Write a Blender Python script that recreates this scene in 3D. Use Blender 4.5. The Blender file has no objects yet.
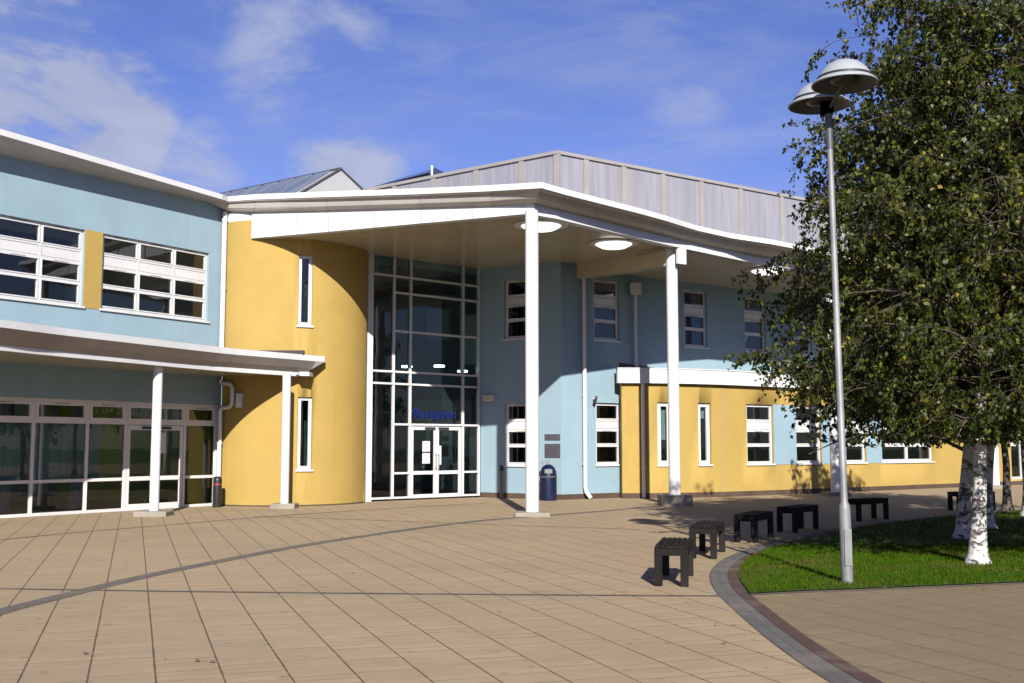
import bpy, bmesh, math, random
import numpy as np
from mathutils import Vector, Matrix
from mathutils.geometry import tessellate_polygon
R = math.radians
random.seed(7); rng = np.random.default_rng(7)
S = bpy.context.scene; COL = S.collection

# ------------------------------------------------------------------ camera
FPX, HORIZON, EYE = 1100.0, 445.0, 1.55
PITCH = math.atan((HORIZON-341.5)/FPX)
cd = bpy.data.cameras.new('camera'); cam = bpy.data.objects.new('camera', cd); COL.objects.link(cam)
cd.sensor_width = 36; cd.lens = FPX*36/1024; cd.clip_start = .1; cd.clip_end = 3000
cam.location = (0, 0, EYE); cam.rotation_euler = (math.pi/2+PITCH, 0, 0); S.camera = cam
def ray(px, py):
    a, b, c, s = px-512, 341.5-py, math.cos(PITCH), math.sin(PITCH)
    return a, FPX*c-b*s, FPX*s+b*c
def ground(px, py, z=0):                 # survey of the photo: the spot of the ground it shows
    d = ray(px, py); t = (z-EYE)/d[2]; return (d[0]*t, d[1]*t)

# ------------------------------------------------------------------ materials
MATS = {}
def nodes(name):
    m = bpy.data.materials.new(name); m.use_nodes = True; nt = m.node_tree
    return m, nt, nt.nodes['Principled BSDF'], nt.nodes['Material Output']
def N(nt, t, **k):
    n = nt.nodes.new(t)
    for a, v in k.items():
        if a in n.inputs: n.inputs[a].default_value = v
        else: setattr(n, a, v)
    return n
def mathn(nt, op, a, b=None, c=None):
    n = nt.nodes.new('ShaderNodeMath'); n.operation = op
    for i, v in enumerate((a, b, c)):
        if v is None: continue
        if hasattr(v, 'links'): nt.links.new(v, n.inputs[i])
        else: n.inputs[i].default_value = v
    return n.outputs[0]
def mixc(nt, fac, a, b, blend='MIX'):
    n = nt.nodes.new('ShaderNodeMix'); n.data_type = 'RGBA'; n.blend_type = blend
    for sock, v in ((n.inputs[0], fac), (n.inputs[6], a), (n.inputs[7], b)):
        if hasattr(v, 'links'): nt.links.new(v, sock)
        elif isinstance(v, (int, float)): sock.default_value = v
        else: sock.default_value = (*v[:3], 1)
    return n.outputs[2]
def noise(nt, vec, scale, detail=4, rough=.55, dist=0):
    n = N(nt, 'ShaderNodeTexNoise'); n.inputs['Scale'].default_value = scale
    n.inputs['Detail'].default_value = detail; n.inputs['Roughness'].default_value = rough
    n.inputs['Distortion'].default_value = dist
    if vec is not None: nt.links.new(vec, n.inputs['Vector'])
    return n.outputs['Fac']
def ramp(nt, fac, lo, hi, a=0., b=1.):
    n = nt.nodes.new('ShaderNodeMapRange'); n.interpolation_type = 'SMOOTHSTEP'
    nt.links.new(fac, n.inputs[0])
    for i, v in ((1, lo), (2, hi), (3, a), (4, b)): n.inputs[i].default_value = v
    return n.outputs[0]
def coords(nt, scale=(1, 1, 1), rot=(0, 0, 0), loc=(0, 0, 0)):
    t = N(nt, 'ShaderNodeTexCoord'); mp = N(nt, 'ShaderNodeMapping')
    mp.inputs['Scale'].default_value = scale; mp.inputs['Rotation'].default_value = rot; mp.inputs['Location'].default_value = loc
    nt.links.new(t.outputs['Object'], mp.inputs['Vector']); return mp.outputs[0]
def bump(nt, bsdf, h, strength=.3, dist=.01):
    b = N(nt, 'ShaderNodeBump'); b.inputs['Strength'].default_value = strength; b.inputs['Distance'].default_value = dist
    nt.links.new(h, b.inputs['Height']); nt.links.new(b.outputs[0], bsdf.inputs['Normal'])
def paint(name, col, rough=.5, var=.08, dirt=.0, fine=40, bmp=.0, spec=.4, metal=0, streak=0.):
    m, nt, b, o = nodes(name); v = coords(nt)
    dark = [c*(1-var*2) for c in col]; light = [min(1, c*(1+var*.6)) for c in col]
    c = mixc(nt, ramp(nt, noise(nt, v, 1.3, 5), .3, .7), dark, light)
    c = mixc(nt, mathn(nt, 'MULTIPLY', ramp(nt, noise(nt, v, fine, 3), .35, .75), var*1.5), c, [x*.6 for x in col])
    if streak:      # rain streaks down the face
        sv = coords(nt, (7, 7, .22))
        f = mathn(nt, 'MULTIPLY', ramp(nt, noise(nt, sv, 1.0, 5, .6), .52, .78), streak)
        c = mixc(nt, f, c, [x*.55 for x in col])
    if dirt:
        c = mixc(nt, mathn(nt, 'MULTIPLY', ramp(nt, noise(nt, v, 3.1, 6, .65), .5, .72), dirt), c, (.16, .14, .11))
    nt.links.new(c, b.inputs['Base Color'])
    b.inputs['Roughness'].default_value = rough; b.inputs['Specular IOR Level'].default_value = spec; b.inputs['Metallic'].default_value = metal
    if bmp: bump(nt, b, noise(nt, v, 160, 3), bmp, .004)
    MATS[name] = m; return m
def glass(name, tint, refl=1.0, rough=0.0):
    m, nt, b, o = nodes(name); nt.nodes.remove(b)
    tr = N(nt, 'ShaderNodeBsdfTransparent'); tr.inputs[0].default_value = (*tint, 1)
    gl = N(nt, 'ShaderNodeBsdfGlossy'); gl.inputs['Roughness'].default_value = rough
    fr = N(nt, 'ShaderNodeFresnel'); fr.inputs['IOR'].default_value = 1.55
    v = coords(nt); bp = N(nt, 'ShaderNodeBump'); bp.inputs['Strength'].default_value = .12; bp.inputs['Distance'].default_value = .02
    nt.links.new(noise(nt, v, .9, 2), bp.inputs['Height']); nt.links.new(bp.outputs[0], gl.inputs['Normal'])
    f = mathn(nt, 'MULTIPLY_ADD', fr.outputs[0], 1.15*refl, .02)
    f.node.use_clamp = True
    mx = N(nt, 'ShaderNodeMixShader'); nt.links.new(f, mx.inputs[0]); nt.links.new(tr.outputs[0], mx.inputs[1]); nt.links.new(gl.outputs[0], mx.inputs[2])
    nt.links.new(mx.outputs[0], o.inputs[0]); MATS[name] = m; return m

BLUE = paint('blue_render', (0.2056, 0.291, 0.3414), .8, .028, 0, 55, .35, .2, streak=.17)
YEL = paint('yellow_render', (0.3199, 0.2208, 0.0623), .8, .03, 0, 55, .35, .2, streak=.15)
WHITE = paint('white_paint', (0.512, 0.512, 0.516), .4, .03, .04, 30, 0, .4, streak=.05)
COLWHITE = paint('white_column_paint', (0.528, 0.528, 0.536), .35, .02, .05, 25, 0, .45)
UPVC = paint('white_frame_plastic', (0.496, 0.496, 0.496), .3, .03, .03, 20, 0, .5)
FRAMEB = paint('pale_frame_paint', (.60, .565, .545), .4, .04, .03, 20)
COVE = paint('pale_grey_cladding', (0.3744, 0.3484, 0.3224), .5, .06, .10, 18, 0, .4, streak=.15)
BEIGEB = paint('beige_fascia_panel', (0.24, 0.216, 0.2), .55, .05, .06, 18, streak=.15)
SOFF = paint('cream_soffit_board', (0.4536, 0.3869, 0.2735), .16, .05, .03, 18, 0, .5)
PLAST = paint('interior_plaster', (.40, .40, .385), .8, .05)
OLIVE = paint('olive_interior_paint', (.42, .40, .07), .8, .05)
SKYREFL = paint('sky_reflection_blue', (.03, .08, .26), .8, .05)  # reflected sky put into a flat blue behind the upper panes
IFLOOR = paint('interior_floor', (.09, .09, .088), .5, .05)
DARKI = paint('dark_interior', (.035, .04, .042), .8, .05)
BLIND = paint('grey_blind_fabric', (0.288, 0.304, 0.304), .8, .05)
DECK = paint('roof_membrane', (.30, .30, .31), .8, .06)
DARK = paint('black_rubber_trim', (.02, .02, .022), .5, .05)
CONC = paint('concrete_pad', (0.24, 0.216, 0.18), .9, .12, .25, 30, .5, .2)
BRICK = paint('plinth_brick', (0.075, 0.05, 0.0375), .9, .15, .1, 18, .6, .2)
STEEL = paint('galvanised_steel', (0.2176, 0.223, 0.2285), .55, .22, .10, 55, .1, .4, .25)
DKSTEEL = paint('dark_grey_paint', (.055, .062, .07), .45, .08)
LAMPW = paint('lamp_shade_white', (0.2576, 0.2724, 0.2922), .5, .03, .02, 20)
WOOD = paint('dark_stained_timber', (0.0125, 0.0106, 0.0096), .75, .22, .04, 22, .5, .12)
NAVY = paint('navy_bin_plastic', (.0035, .008, .034), .35, .1, .05, 20)
BLACKP = paint('black_bin_plastic', (.015, .015, .016), .4, .1)
RED = paint('red_band', (.45, .03, .03), .5, .05)
PLAQUE = paint('grey_plaque', (0.0608, 0.057, 0.0684), .4, .08)
PAPER = paint('white_paper', (0.496, 0.496, 0.488), .8, .03)
SIGNB = paint('sign_blue', (.002, .010, .085), .5, .04)
def lit(name, col, e):
    m, nt, b, o = nodes(name); b.inputs['Base Color'].default_value = (*col, 1); b.inputs['Emission Color'].default_value = (1, .97, .92, 1); b.inputs['Emission Strength'].default_value = e; return m
BOWL = lit('lit_lamp_bowl', (.6, .6, .6), .8)
RPANEL = paint('rooflight_panel', (0.2778, 0.2778, 0.2847), .45, .04, .03, 18)
GLASS = glass('window_glass', (.54, .68, .66))
GLASSD = glass('curtain_glass', (.30, .52, .54), .85)
GLASSB = glass('tinted_blue_glass', (.20, .30, .52), 1.5)

def screen_mat():
    m, nt, b, o = nodes('louvre_screen'); v = coords(nt, (1, 1, .05))
    c = mixc(nt, ramp(nt, noise(nt, v, 7, 4), .3, .7), (.175, .175, .205), (.225, .222, .255))
    c = mixc(nt, mathn(nt, 'MULTIPLY', ramp(nt, noise(nt, coords(nt), .7, 5), .45, .75), .35), c, (.20, .19, .185))
    nt.links.new(c, b.inputs['Base Color']); b.inputs['Roughness'].default_value = .55; MATS['screen'] = m
    w = N(nt, 'ShaderNodeTexWave'); w.bands_direction = 'Z'; w.inputs['Scale'].default_value = 6
    nt.links.new(coords(nt), w.inputs['Vector']); bump(nt, b, w.outputs['Fac'], .25, .01); return m
SCREEN = screen_mat()
POSTM = paint('screen_post', (.235, .222, .215), .6, .05, .05, 20)

JOINT = -.3414                              # plan direction of the long paving joints
def paver_mat(name, base, width, ang, phase, length, contrast=1.0, warm=1.0):
    m, nt, b, o = nodes(name)
    v = coords(nt, (1, 1, 1)); wob = noise(nt, v, 1.2, 3)
    sep = N(nt, 'ShaderNodeSeparateXYZ'); nt.links.new(v, sep.inputs[0])
    ca, sa = math.cos(ang), math.sin(ang)       # along = (ca, sa), across = (-sa, ca)
    along = mathn(nt, 'ADD', mathn(nt, 'MULTIPLY', sep.outputs[0], ca), mathn(nt, 'MULTIPLY', sep.outputs[1], sa))
    acr = mathn(nt, 'ADD', mathn(nt, 'MULTIPLY', sep.outputs[0], -sa), mathn(nt, 'MULTIPLY', sep.outputs[1], ca))
    acr = mathn(nt, 'ADD', acr, mathn(nt, 'MULTIPLY', mathn(nt, 'SUBTRACT', wob, .5), .008))
    u = mathn(nt, 'DIVIDE', mathn(nt, 'SUBTRACT', acr, phase), width)
    row = mathn(nt, 'FLOOR', u); fu = mathn(nt, 'SUBTRACT', u, row)
    du = mathn(nt, 'MULTIPLY', mathn(nt, 'MINIMUM', fu, mathn(nt, 'SUBTRACT', 1.0, fu)), width)
    wn = N(nt, 'ShaderNodeTexWhiteNoise', noise_dimensions='1D'); nt.links.new(row, wn.inputs['W'])
    w = mathn(nt, 'ADD', mathn(nt, 'DIVIDE', along, length), mathn(nt, 'MULTIPLY', wn.outputs['Value'], 7.3))
    cell = mathn(nt, 'FLOOR', w); fw = mathn(nt, 'SUBTRACT', w, cell)
    dw = mathn(nt, 'MULTIPLY', mathn(nt, 'MINIMUM', fw, mathn(nt, 'SUBTRACT', 1.0, fw)), length)
    cmb = N(nt, 'ShaderNodeCombineXYZ'); nt.links.new(row, cmb.inputs[0]); nt.links.new(cell, cmb.inputs[1])
    w2 = N(nt, 'ShaderNodeTexWhiteNoise', noise_dimensions='2D'); nt.links.new(cmb.outputs[0], w2.inputs['Vector'])
    # tone of each slab, and of the brushed bands across it
    c = mixc(nt, w2.outputs['Value'], [x*.93 for x in base], [x*1.06 for x in base])
    w3 = N(nt, 'ShaderNodeSeparateColor'); nt.links.new(w2.outputs['Color'], w3.inputs[0])
    c = mixc(nt, mathn(nt, 'MULTIPLY', ramp(nt, w3.outputs[1], .55, 1), .4), c, (base[0]*.98, base[1]*.90, base[2]*.86))
    c = mixc(nt, mathn(nt, 'MULTIPLY', ramp(nt, w3.outputs[2], .6, 1), .35), c, (base[0]*.84, base[1]*.90, base[2]*1.0))
    bv = N(nt, 'ShaderNodeCombineXYZ'); nt.links.new(mathn(nt, 'MULTIPLY', along, 9.0), bv.inputs[0]); nt.links.new(mathn(nt, 'MULTIPLY', acr, 2.4), bv.inputs[1])
    bands = noise(nt, bv.outputs[0], 1.0, 4, .6)
    c = mixc(nt, mathn(nt, 'MULTIPLY', ramp(nt, bands, .42, .72), .30*contrast), c, (base[0]*.70, base[1]*.66, base[2]*.62))
    big = noise(nt, v, .33, 5, .6)
    c = mixc(nt, mathn(nt, 'MULTIPLY', ramp(nt, big, .38, .66), .6), c, (base[0]*.78, base[1]*.79, base[2]*.82))
    spk = noise(nt, v, 90, 3, .7)
    c = mixc(nt, mathn(nt, 'MULTIPLY', ramp(nt, spk, .42, .72), .5), c, [x*.55 for x in base])
    c = mixc(nt, mathn(nt, 'MULTIPLY', ramp(nt, noise(nt, v, 1.7, 7, .72), .50, .72), .42), c, (base[0]*.66, base[1]*.64, base[2]*.60))
    spots = noise(nt, v, 5.5, 2, .5)
    c = mixc(nt, mathn(nt, 'MULTIPLY', ramp(nt, spots, .66, .74), .55), c, [x*.45 for x in base])
    jn = noise(nt, v, 2.6, 5, .7)
    jw = mathn(nt, 'MULTIPLY_ADD', noise(nt, v, 9, 5, .75), .020, -.0035)
    jm = mathn(nt, 'LESS_THAN', du, jw)
    jw2 = mathn(nt, 'MULTIPLY_ADD', noise(nt, v, 1.9, 4, .7), .017, -.0005)
    jm2 = mathn(nt, 'LESS_THAN', dw, jw2)
    nearest = mathn(nt, 'ROUND', w)                        # the joint this point is nearest to
    cj = N(nt, 'ShaderNodeCombineXYZ'); nt.links.new(row, cj.inputs[0]); nt.links.new(nearest, cj.inputs[1])
    wj = N(nt, 'ShaderNodeTexWhiteNoise', noise_dimensions='2D'); nt.links.new(cj.outputs[0], wj.inputs['Vector'])
    js = ramp(nt, wj.outputs['Value'], .50, .72, .16, 1.0)
    c = mixc(nt, mathn(nt, 'MULTIPLY', mathn(nt, 'MULTIPLY', jm2, js), .52), c, (.10, .07, .045))
    c = mixc(nt, mathn(nt, 'MULTIPLY', jm, .86), c, (.055, .042, .028))
    nt.links.new(c, b.inputs['Base Color']); b.inputs['Roughness'].default_value = .85; b.inputs['Specular IOR Level'].default_value = .25
    jj = mathn(nt, 'MAXIMUM', jm, mathn(nt, 'MULTIPLY', jm2, js))
    h = mathn(nt, 'SUBTRACT', mathn(nt, 'MULTIPLY', noise(nt, v, 120, 3), .25), jj)
    bump(nt, b, h, .5, .006); MATS[name] = m; return m
def cross_phase(pt, ang): return -math.sin(ang)*pt[0]+math.cos(ang)*pt[1]
A1 = math.atan2(1, JOINT); A2 = math.atan2(1, -.41)
PAVE = paver_mat('buff_paving', (.320, .242, .148), .4295, A1, cross_phase(ground(156, 680), A1), .15)
PAVE2 = paver_mat('grey_buff_paving', (.195, .148, .086), .45, A2, cross_phase(ground(824, 639), A2), .20, .8)
def setts(name, c1, c2, joint, bw, rh):
    m, nt, b, o = nodes(name); t = N(nt, 'ShaderNodeTexCoord')
    br = N(nt, 'ShaderNodeTexBrick'); nt.links.new(t.outputs['UV'], br.inputs['Vector'])
    for k, v in (('Color1', c1), ('Color2', c2), ('Mortar', joint)): br.inputs[k].default_value = (*v, 1)
    br.inputs['Scale'].default_value = 1; br.inputs['Brick Width'].default_value = bw; br.inputs['Row Height'].default_value = rh; br.inputs['Mortar Size'].default_value = .006
    v = coords(nt); c = mixc(nt, mathn(nt, 'MULTIPLY', ramp(nt, noise(nt, v, 9, 5, .7), .4, .75), .5), br.outputs[0], [x*.55 for x in c1])
    c = mixc(nt, mathn(nt, 'MULTIPLY', ramp(nt, noise(nt, v, 1.6, 5, .6), .45, .7), .35), c, (.20, .16, .11))
    nt.links.new(c, b.inputs['Base Color']); b.inputs['Roughness'].default_value = .9
    bump(nt, b, mathn(nt, 'SUBTRACT', noise(nt, v, 70, 3), br.outputs['Fac']), .5, .006); MATS[name] = m; return m
SETTG = setts('grey_setts', (0.0713, 0.0648, 0.0597), (.098, .092, .083), (.060, .052, .042), .20, .10)
SETTB = setts('brown_brick_edging', (0.0481, 0.0192, 0.0123), (.060, .028, .019), (.05, .034, .025), .065, .30)
SETTD = setts('dark_band_setts', (.088, .072, .056), (.115, .095, .074), (.06, .048, .036), .20, .10)
SETTL = setts('narrow_drain_line', (.050, .040, .030), (.10, .080, .058), (.04, .03, .022), .12, .30)

def soil_mat():
    m, nt, b, o = nodes('lawn_turf'); v = coords(nt)
    c = mixc(nt, ramp(nt, noise(nt, v, .8, 5), .35, .7), (.022, .050, .004), (.045, .078, .008))
    c = mixc(nt, mathn(nt, 'MULTIPLY', ramp(nt, noise(nt, v, 2.3, 5, .6), .5, .75), .5), c, (.085, .075, .025))
    c = mixc(nt, ramp(nt, noise(nt, v, 60, 3), .45, .8, 0, .6), c, (.02, .03, .006))
    nt.links.new(c, b.inputs['Base Color']); b.inputs['Roughness'].default_value = .9; bump(nt, b, noise(nt, v, 45, 4), .8, .03); return m
TURF = soil_mat()
def blade_mat():
    m, nt, b, o = nodes('grass_blade'); a = N(nt, 'ShaderNodeAttribute', attribute_name='tint')
    v = coords(nt)
    c = mixc(nt, a.outputs['Fac'], (.022, .060, .001), (.060, .104, .002))
    c = mixc(nt, ramp(nt, noise(nt, v, .9, 5, .65), .46, .70, 0, .75), c, (.085, .078, .018))
    c = mixc(nt, ramp(nt, noise(nt, v, 3.7, 4, .6), .5, .75, 0, .6), c, (.018, .036, .002))
    nt.links.new(c, b.inputs['Base Color']); b.inputs['Roughness'].default_value = .75; b.inputs['Specular IOR Level'].default_value = .08
    tl = N(nt, 'ShaderNodeBsdfTranslucent'); nt.links.new(c, tl.inputs[0]); mx = N(nt, 'ShaderNodeMixShader'); mx.inputs[0].default_value = .25
    nt.links.new(b.outputs[0], mx.inputs[1]); nt.links.new(tl.outputs[0], mx.inputs[2]); nt.links.new(mx.outputs[0], o.inputs[0]); return m
BLADE = blade_mat()
def leaf_mat():
    m, nt, b, o = nodes('birch_leaf'); a = N(nt, 'ShaderNodeAttribute', attribute_name='tint')
    r = N(nt, 'ShaderNodeValToRGB'); nt.links.new(a.outputs['Fac'], r.inputs[0])
    e = r.color_ramp.elements; e[0].position = 0; e[0].color = (.012, .022, .003, 1); e[1].position = 1; e[1].color = (.24, .19, .02, 1)
    for p, c in ((.40, (.034, .048, .006)), (.70, (.082, .096, .010)), (.92, (.16, .15, .018))):
        x = e.new(p); x.color = (*c, 1)
    nt.links.new(r.outputs[0], b.inputs['Base Color']); b.inputs['Roughness'].default_value = .48; b.inputs['Specular IOR Level'].default_value = .28
    tl = N(nt, 'ShaderNodeBsdfTranslucent'); nt.links.new(r.outputs[0], tl.inputs[0]); mx = N(nt, 'ShaderNodeMixShader'); mx.inputs[0].default_value = .34
    nt.links.new(b.outputs[0], mx.inputs[1]); nt.links.new(tl.outputs[0], mx.inputs[2]); nt.links.new(mx.outputs[0], o.inputs[0]); return m
LEAF = leaf_mat()
def bark_mat(name, light, dark, amount):
    m, nt, b, o = nodes(name)
    v = coords(nt, (4, 4, 6.5)); n1 = noise(nt, v, 1.1, 6, .68, 1.2)
    v2 = coords(nt, (2.2, 2.2, 3.4)); n2 = noise(nt, v2, 1.5, 5, .65, .8)
    c = mixc(nt, ramp(nt, n1, amount, amount+.07), light, dark)
    c = mixc(nt, ramp(nt, n2, amount+.02, amount+.07), c, dark)
    c = mixc(nt, mathn(nt, 'MULTIPLY', ramp(nt, noise(nt, coords(nt), 25, 4), .4, .8), .35), c, [x*.6 for x in light])
    nt.links.new(c, b.inputs['Base Color']); b.inputs['Roughness'].default_value = .8; bump(nt, b, n1, .6, .02); return m
BARK = bark_mat('birch_bark', (.44, .425, .40), (.022, .019, .017), .50)
TWIG = bark_mat('birch_twig', (.10, .075, .055), (.04, .03, .024), .5)
DBARK = bark_mat('dark_bark', (.07, .055, .045), (.025, .02, .018), .5)
LITTER = paint('dry_leaf', (.16, .085, .03), .8, .2)

# ------------------------------------------------------------------ objects
def props(o, label=None, cat=None, group=None, kind=None):
    for k, v in (('label', label), ('category', cat), ('group', group), ('kind', kind)):
        if v: o[k] = v
    return o
def thing(name, loc, label, cat, group=None, rz=0):
    o = bpy.data.objects.new(name, None); COL.objects.link(o); o.location = loc; o.rotation_euler.z = rz; o.empty_display_size = .3
    return props(o, label, cat, group)
def root_off(p):
    v = Vector((0, 0, 0))
    while p is not None: v = v+p.location; p = p.parent
    return v
class MB:
    def __init__(s): s.v, s.f, s.m, s.uv, s.sm = [], [], [], {}, []
    def face(s, pts, mat=0, uv=None, smooth=False):
        n = len(s.v); s.v += [tuple(p) for p in pts]; s.f.append(tuple(range(n, n+len(pts)))); s.m.append(mat); s.sm.append(smooth)
        if uv: s.uv[len(s.f)-1] = uv
    def hexa(s, c, mat=0):        # c: 4 bottom then 4 top corners
        n = len(s.v); s.v += [tuple(p) for p in c]
        for q in ((3, 2, 1, 0), (4, 5, 6, 7), (0, 1, 5, 4), (1, 2, 6, 5), (2, 3, 7, 6), (3, 0, 4, 7)):
            s.f.append(tuple(n+i for i in q)); s.m.append(mat); s.sm.append(False)
    def box(s, x0, x1, y0, y1, z0, z1, mat=0, M=None):
        c = [(x0, y0, z0), (x1, y0, z0), (x1, y1, z0), (x0, y1, z0), (x0, y0, z1), (x1, y0, z1), (x1, y1, z1), (x0, y1, z1)]
        if M: c = [M @ Vector(p) for p in c]
        s.hexa(c, mat)
    def loft(s, rings, mat=0, caps=True, closed=True, smooth=True):
        n0 = len(s.v); k = len(rings[0])
        for r in rings: s.v += [tuple(p) for p in r]
        for i in range(len(rings)-1):
            for j in range(k if closed else k-1):
                a, b2 = n0+i*k+j, n0+i*k+(j+1) % k
                s.f.append((a, b2, b2+k, a+k)); s.m.append(mat); s.sm.append(smooth)
        if caps:
            s.face(list(reversed([s.v[n0+j] for j in range(k)])), mat)
            s.face([s.v[n0+(len(rings)-1)*k+j] for j in range(k)], mat)
    def lathe(s, prof, n=24, c=(0, 0, 0), mat=0, M=None, caps=True):
        rings = []
        for r, z in prof:
            ring = [Vector((c[0]+r*math.cos(2*math.pi*j/n), c[1]+r*math.sin(2*math.pi*j/n), c[2]+z)) for j in range(n)]
            rings.append([M @ p for p in ring] if M else ring)
        s.loft(rings, mat, caps)
    def tube(s, pts, rad, n=8, mat=0, caps=True):
        pts = [Vector(p) for p in pts]; rad = rad if isinstance(rad, (list, tuple)) else [rad]*len(pts)
        rings, up = [], None
        for i, p in enumerate(pts):
            d = (pts[min(i+1, len(pts)-1)]-pts[max(i-1, 0)]).normalized()
            if up is None: up = d.orthogonal().normalized()
            up = (up-d*up.dot(d)).normalized(); w = d.cross(up)
            rings.append([p+(up*math.cos(2*math.pi*j/n)+w*math.sin(2*math.pi*j/n))*rad[i] for j in range(n)])
        s.loft(rings, mat, caps)
    def poly(s, pts, mat=0):      # flat outline, any shape, z per point
        tri = tessellate_polygon([[Vector((p[0], p[1], 0)) for p in pts]])
        n = len(s.v); s.v += [tuple(p) for p in pts]
        for t in tri:
            a, b2, c = [Vector(pts[i]) for i in t]
            if (b2-a).cross(c-a).z < 0: t = tuple(reversed(t))
            s.f.append(tuple(n+i for i in t)); s.m.append(mat); s.sm.append(False)
    def build(s, name, mats, parent=None, bevel=0, recalc=False, local=False):
        off = Vector((0, 0, 0)) if local else root_off(parent)
        me = bpy.data.meshes.new(name); me.from_pydata([(v[0]-off.x, v[1]-off.y, v[2]-off.z) for v in s.v], [], s.f)
        mats = mats if isinstance(mats, (list, tuple)) else [mats]
        for m in mats: me.materials.append(m)
        me.polygons.foreach_set('material_index', s.m); me.polygons.foreach_set('use_smooth', s.sm)
        if s.uv:
            uvl = me.uv_layers.new(name='UVMap')
            for fi, uv in s.uv.items():
                for li, q in zip(me.polygons[fi].loop_indices, uv): uvl.data[li].uv = q
        if recalc:
            bm = bmesh.new(); bm.from_mesh(me); bmesh.ops.recalc_face_normals(bm, faces=bm.faces); bm.to_mesh(me); bm.free()
        o = bpy.data.objects.new(name, me); COL.objects.link(o); o.parent = parent
        if bevel:
            b = o.modifiers.new('bevel', 'BEVEL'); b.width = bevel; b.segments = 2; b.limit_method = 'ANGLE'; b.angle_limit = R(50)
        return o

class Path:
    """plan line seen from its outer side, left to right"""
    def __init__(s, pts):
        s.p = [Vector((q[0], q[1])) for q in pts]; s.s = [0]
        for a, b in zip(s.p, s.p[1:]): s.s.append(s.s[-1]+(b-a).length)
        s.L = s.s[-1]
    def seg(s, t):
        for i in range(len(s.p)-1):
            if t <= s.s[i+1] or i == len(s.p)-2: return i
    def P(s, t, z, o=0):
        i = s.seg(t); d = (s.p[i+1]-s.p[i]).normalized()
        q = s.p[i]+d*(t-s.s[i])
        # smooth the normal at inner joints
        n = Vector((d.y, -d.x))
        for k in (i, i+1):
            if 0 < k < len(s.p)-1 and abs(t-s.s[k]) < 1e-4:
                d2 = (s.p[k+1]-s.p[k]).normalized(); d1 = (s.p[k]-s.p[k-1]).normalized()
                n1 = Vector((d1.y, -d1.x)); n2 = Vector((d2.y, -d2.x)); n = (n1+n2)/(1+n1.dot(n2))
        return (q.x+n.x*o, q.y+n.y*o, z)
    def at(s, px, py):            # the photo's pixel on this wall -> (distance along it, height)
        d = ray(px, py)
        for i in range(len(s.p)-1):
            a, b = s.p[i], s.p[i+1]; e = b-a
            den = d[0]*e.y-d[1]*e.x
            if abs(den) < 1e-9: continue
            k = -(d[0]*a.y-d[1]*a.x)/den
            if (-.001 <= k <= 1.001) or (i == 0 and k < 0) or (i == len(s.p)-2 and k > 1):
                q = a+e*k; t = q.y/d[1]
                if t > 0: return s.s[i]+e.length*k, EYE+d[2]*t
        raise ValueError((px, py))
    def breaks(s, a, b): return [a]+[x for x in s.s if a+1e-4 < x < b-1e-4]+[b]
    def pbox(s, mb, s0, s1, z0, z1, o0, o1, mat=0):   # o0 inner, o1 outer
        br = s.breaks(s0, s1)
        z0f = z0 if callable(z0) else (lambda t: z0); z1f = z1 if callable(z1) else (lambda t: z1)
        rings = [[s.P(t, z0f(t), o1), s.P(t, z0f(t), o0), s.P(t, z1f(t), o0), s.P(t, z1f(t), o1)] for t in br]
        mb.loft(rings, mat, True, True, False)
def catmull(pts, n=6):
    out = []
    for i in range(len(pts)-1):
        p0, p1, p2, p3 = [Vector(pts[max(0, min(len(pts)-1, k))]) for k in (i-1, i, i+1, i+2)]
        for j in range(n):
            t = j/n
            out.append(.5*((2*p1)+(p2-p0)*t+(2*p0-5*p1+4*p2-p3)*t*t+(3*p1-p0-3*p2+p3)*t**3))
    return out+[Vector(pts[-1])]

# ------------------------------------------------------------------ plan of the building
E = Vector((-7.53, 28.51)); WD = Vector((-.545, -.838))
WING = Path([E+WD*15, E+WD*8, E+WD*.0])
def arc3(a, b, c, n):
    ax, ay, bx, by, cx, cy = *a, *b, *c
    d = 2*(ax*(by-cy)+bx*(cy-ay)+cx*(ay-by))
    ux = ((ax*ax+ay*ay)*(by-cy)+(bx*bx+by*by)*(cy-ay)+(cx*cx+cy*cy)*(ay-by))/d
    uy = ((ax*ax+ay*ay)*(cx-bx)+(bx*bx+by*by)*(ax-cx)+(cx*cx+cy*cy)*(bx-ax))/d
    t0, t1 = math.atan2(ay-uy, ax-ux), math.atan2(cy-uy, cx-ux); r = math.hypot(ax-ux, ay-uy)
    if t1 < t0: t1 += 2*math.pi
    return [(ux+r*math.cos(t0+(t1-t0)*i/n), uy+r*math.sin(t0+(t1-t0)*i/n)) for i in range(n+1)]
DRUM = Path(arc3((-7.51, 28.47), (-5.45, 28.20), (-3.98, 29.95), 26))
GD = Vector((1.14, 1)).normalized(); GA = Vector((-2.17, 32.0))
def on_ray(px, a, d):
    k = ray(px, 445); t = -(k[0]*a.y-k[1]*a.x)/(k[0]*d.y-k[1]*d.x); return a+d*t
G0, G1 = on_ray(369.5, GA, GD), on_ray(480.5, GA, GD)
GLZ = Path([G0, G1])
B1D = Vector((1.5, -1)).normalized(); CORN = on_ray(561.5, G1, B1D)
B1 = Path([G1, CORN])
B2D = Vector((1.37, 1)).normalized()
B2 = Path([CORN, CORN+B2D*8.0, CORN+B2D*8.0+Vector((1.4, 1)).normalized()*7, CORN+B2D*8+Vector((1.4, 1)).normalized()*7+Vector((1.2, 1)).normalized()*14])
YW = Path(catmull([(3.22, 32.35), (4.4, 32.5), (5.62, 32.95), (6.98, 33.75), (9.24, 35.35), (10.72, 36.5), (13.6, 38.65), (16.7, 41.0), (20.2, 43.6), (25, 47)], 3))

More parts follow.
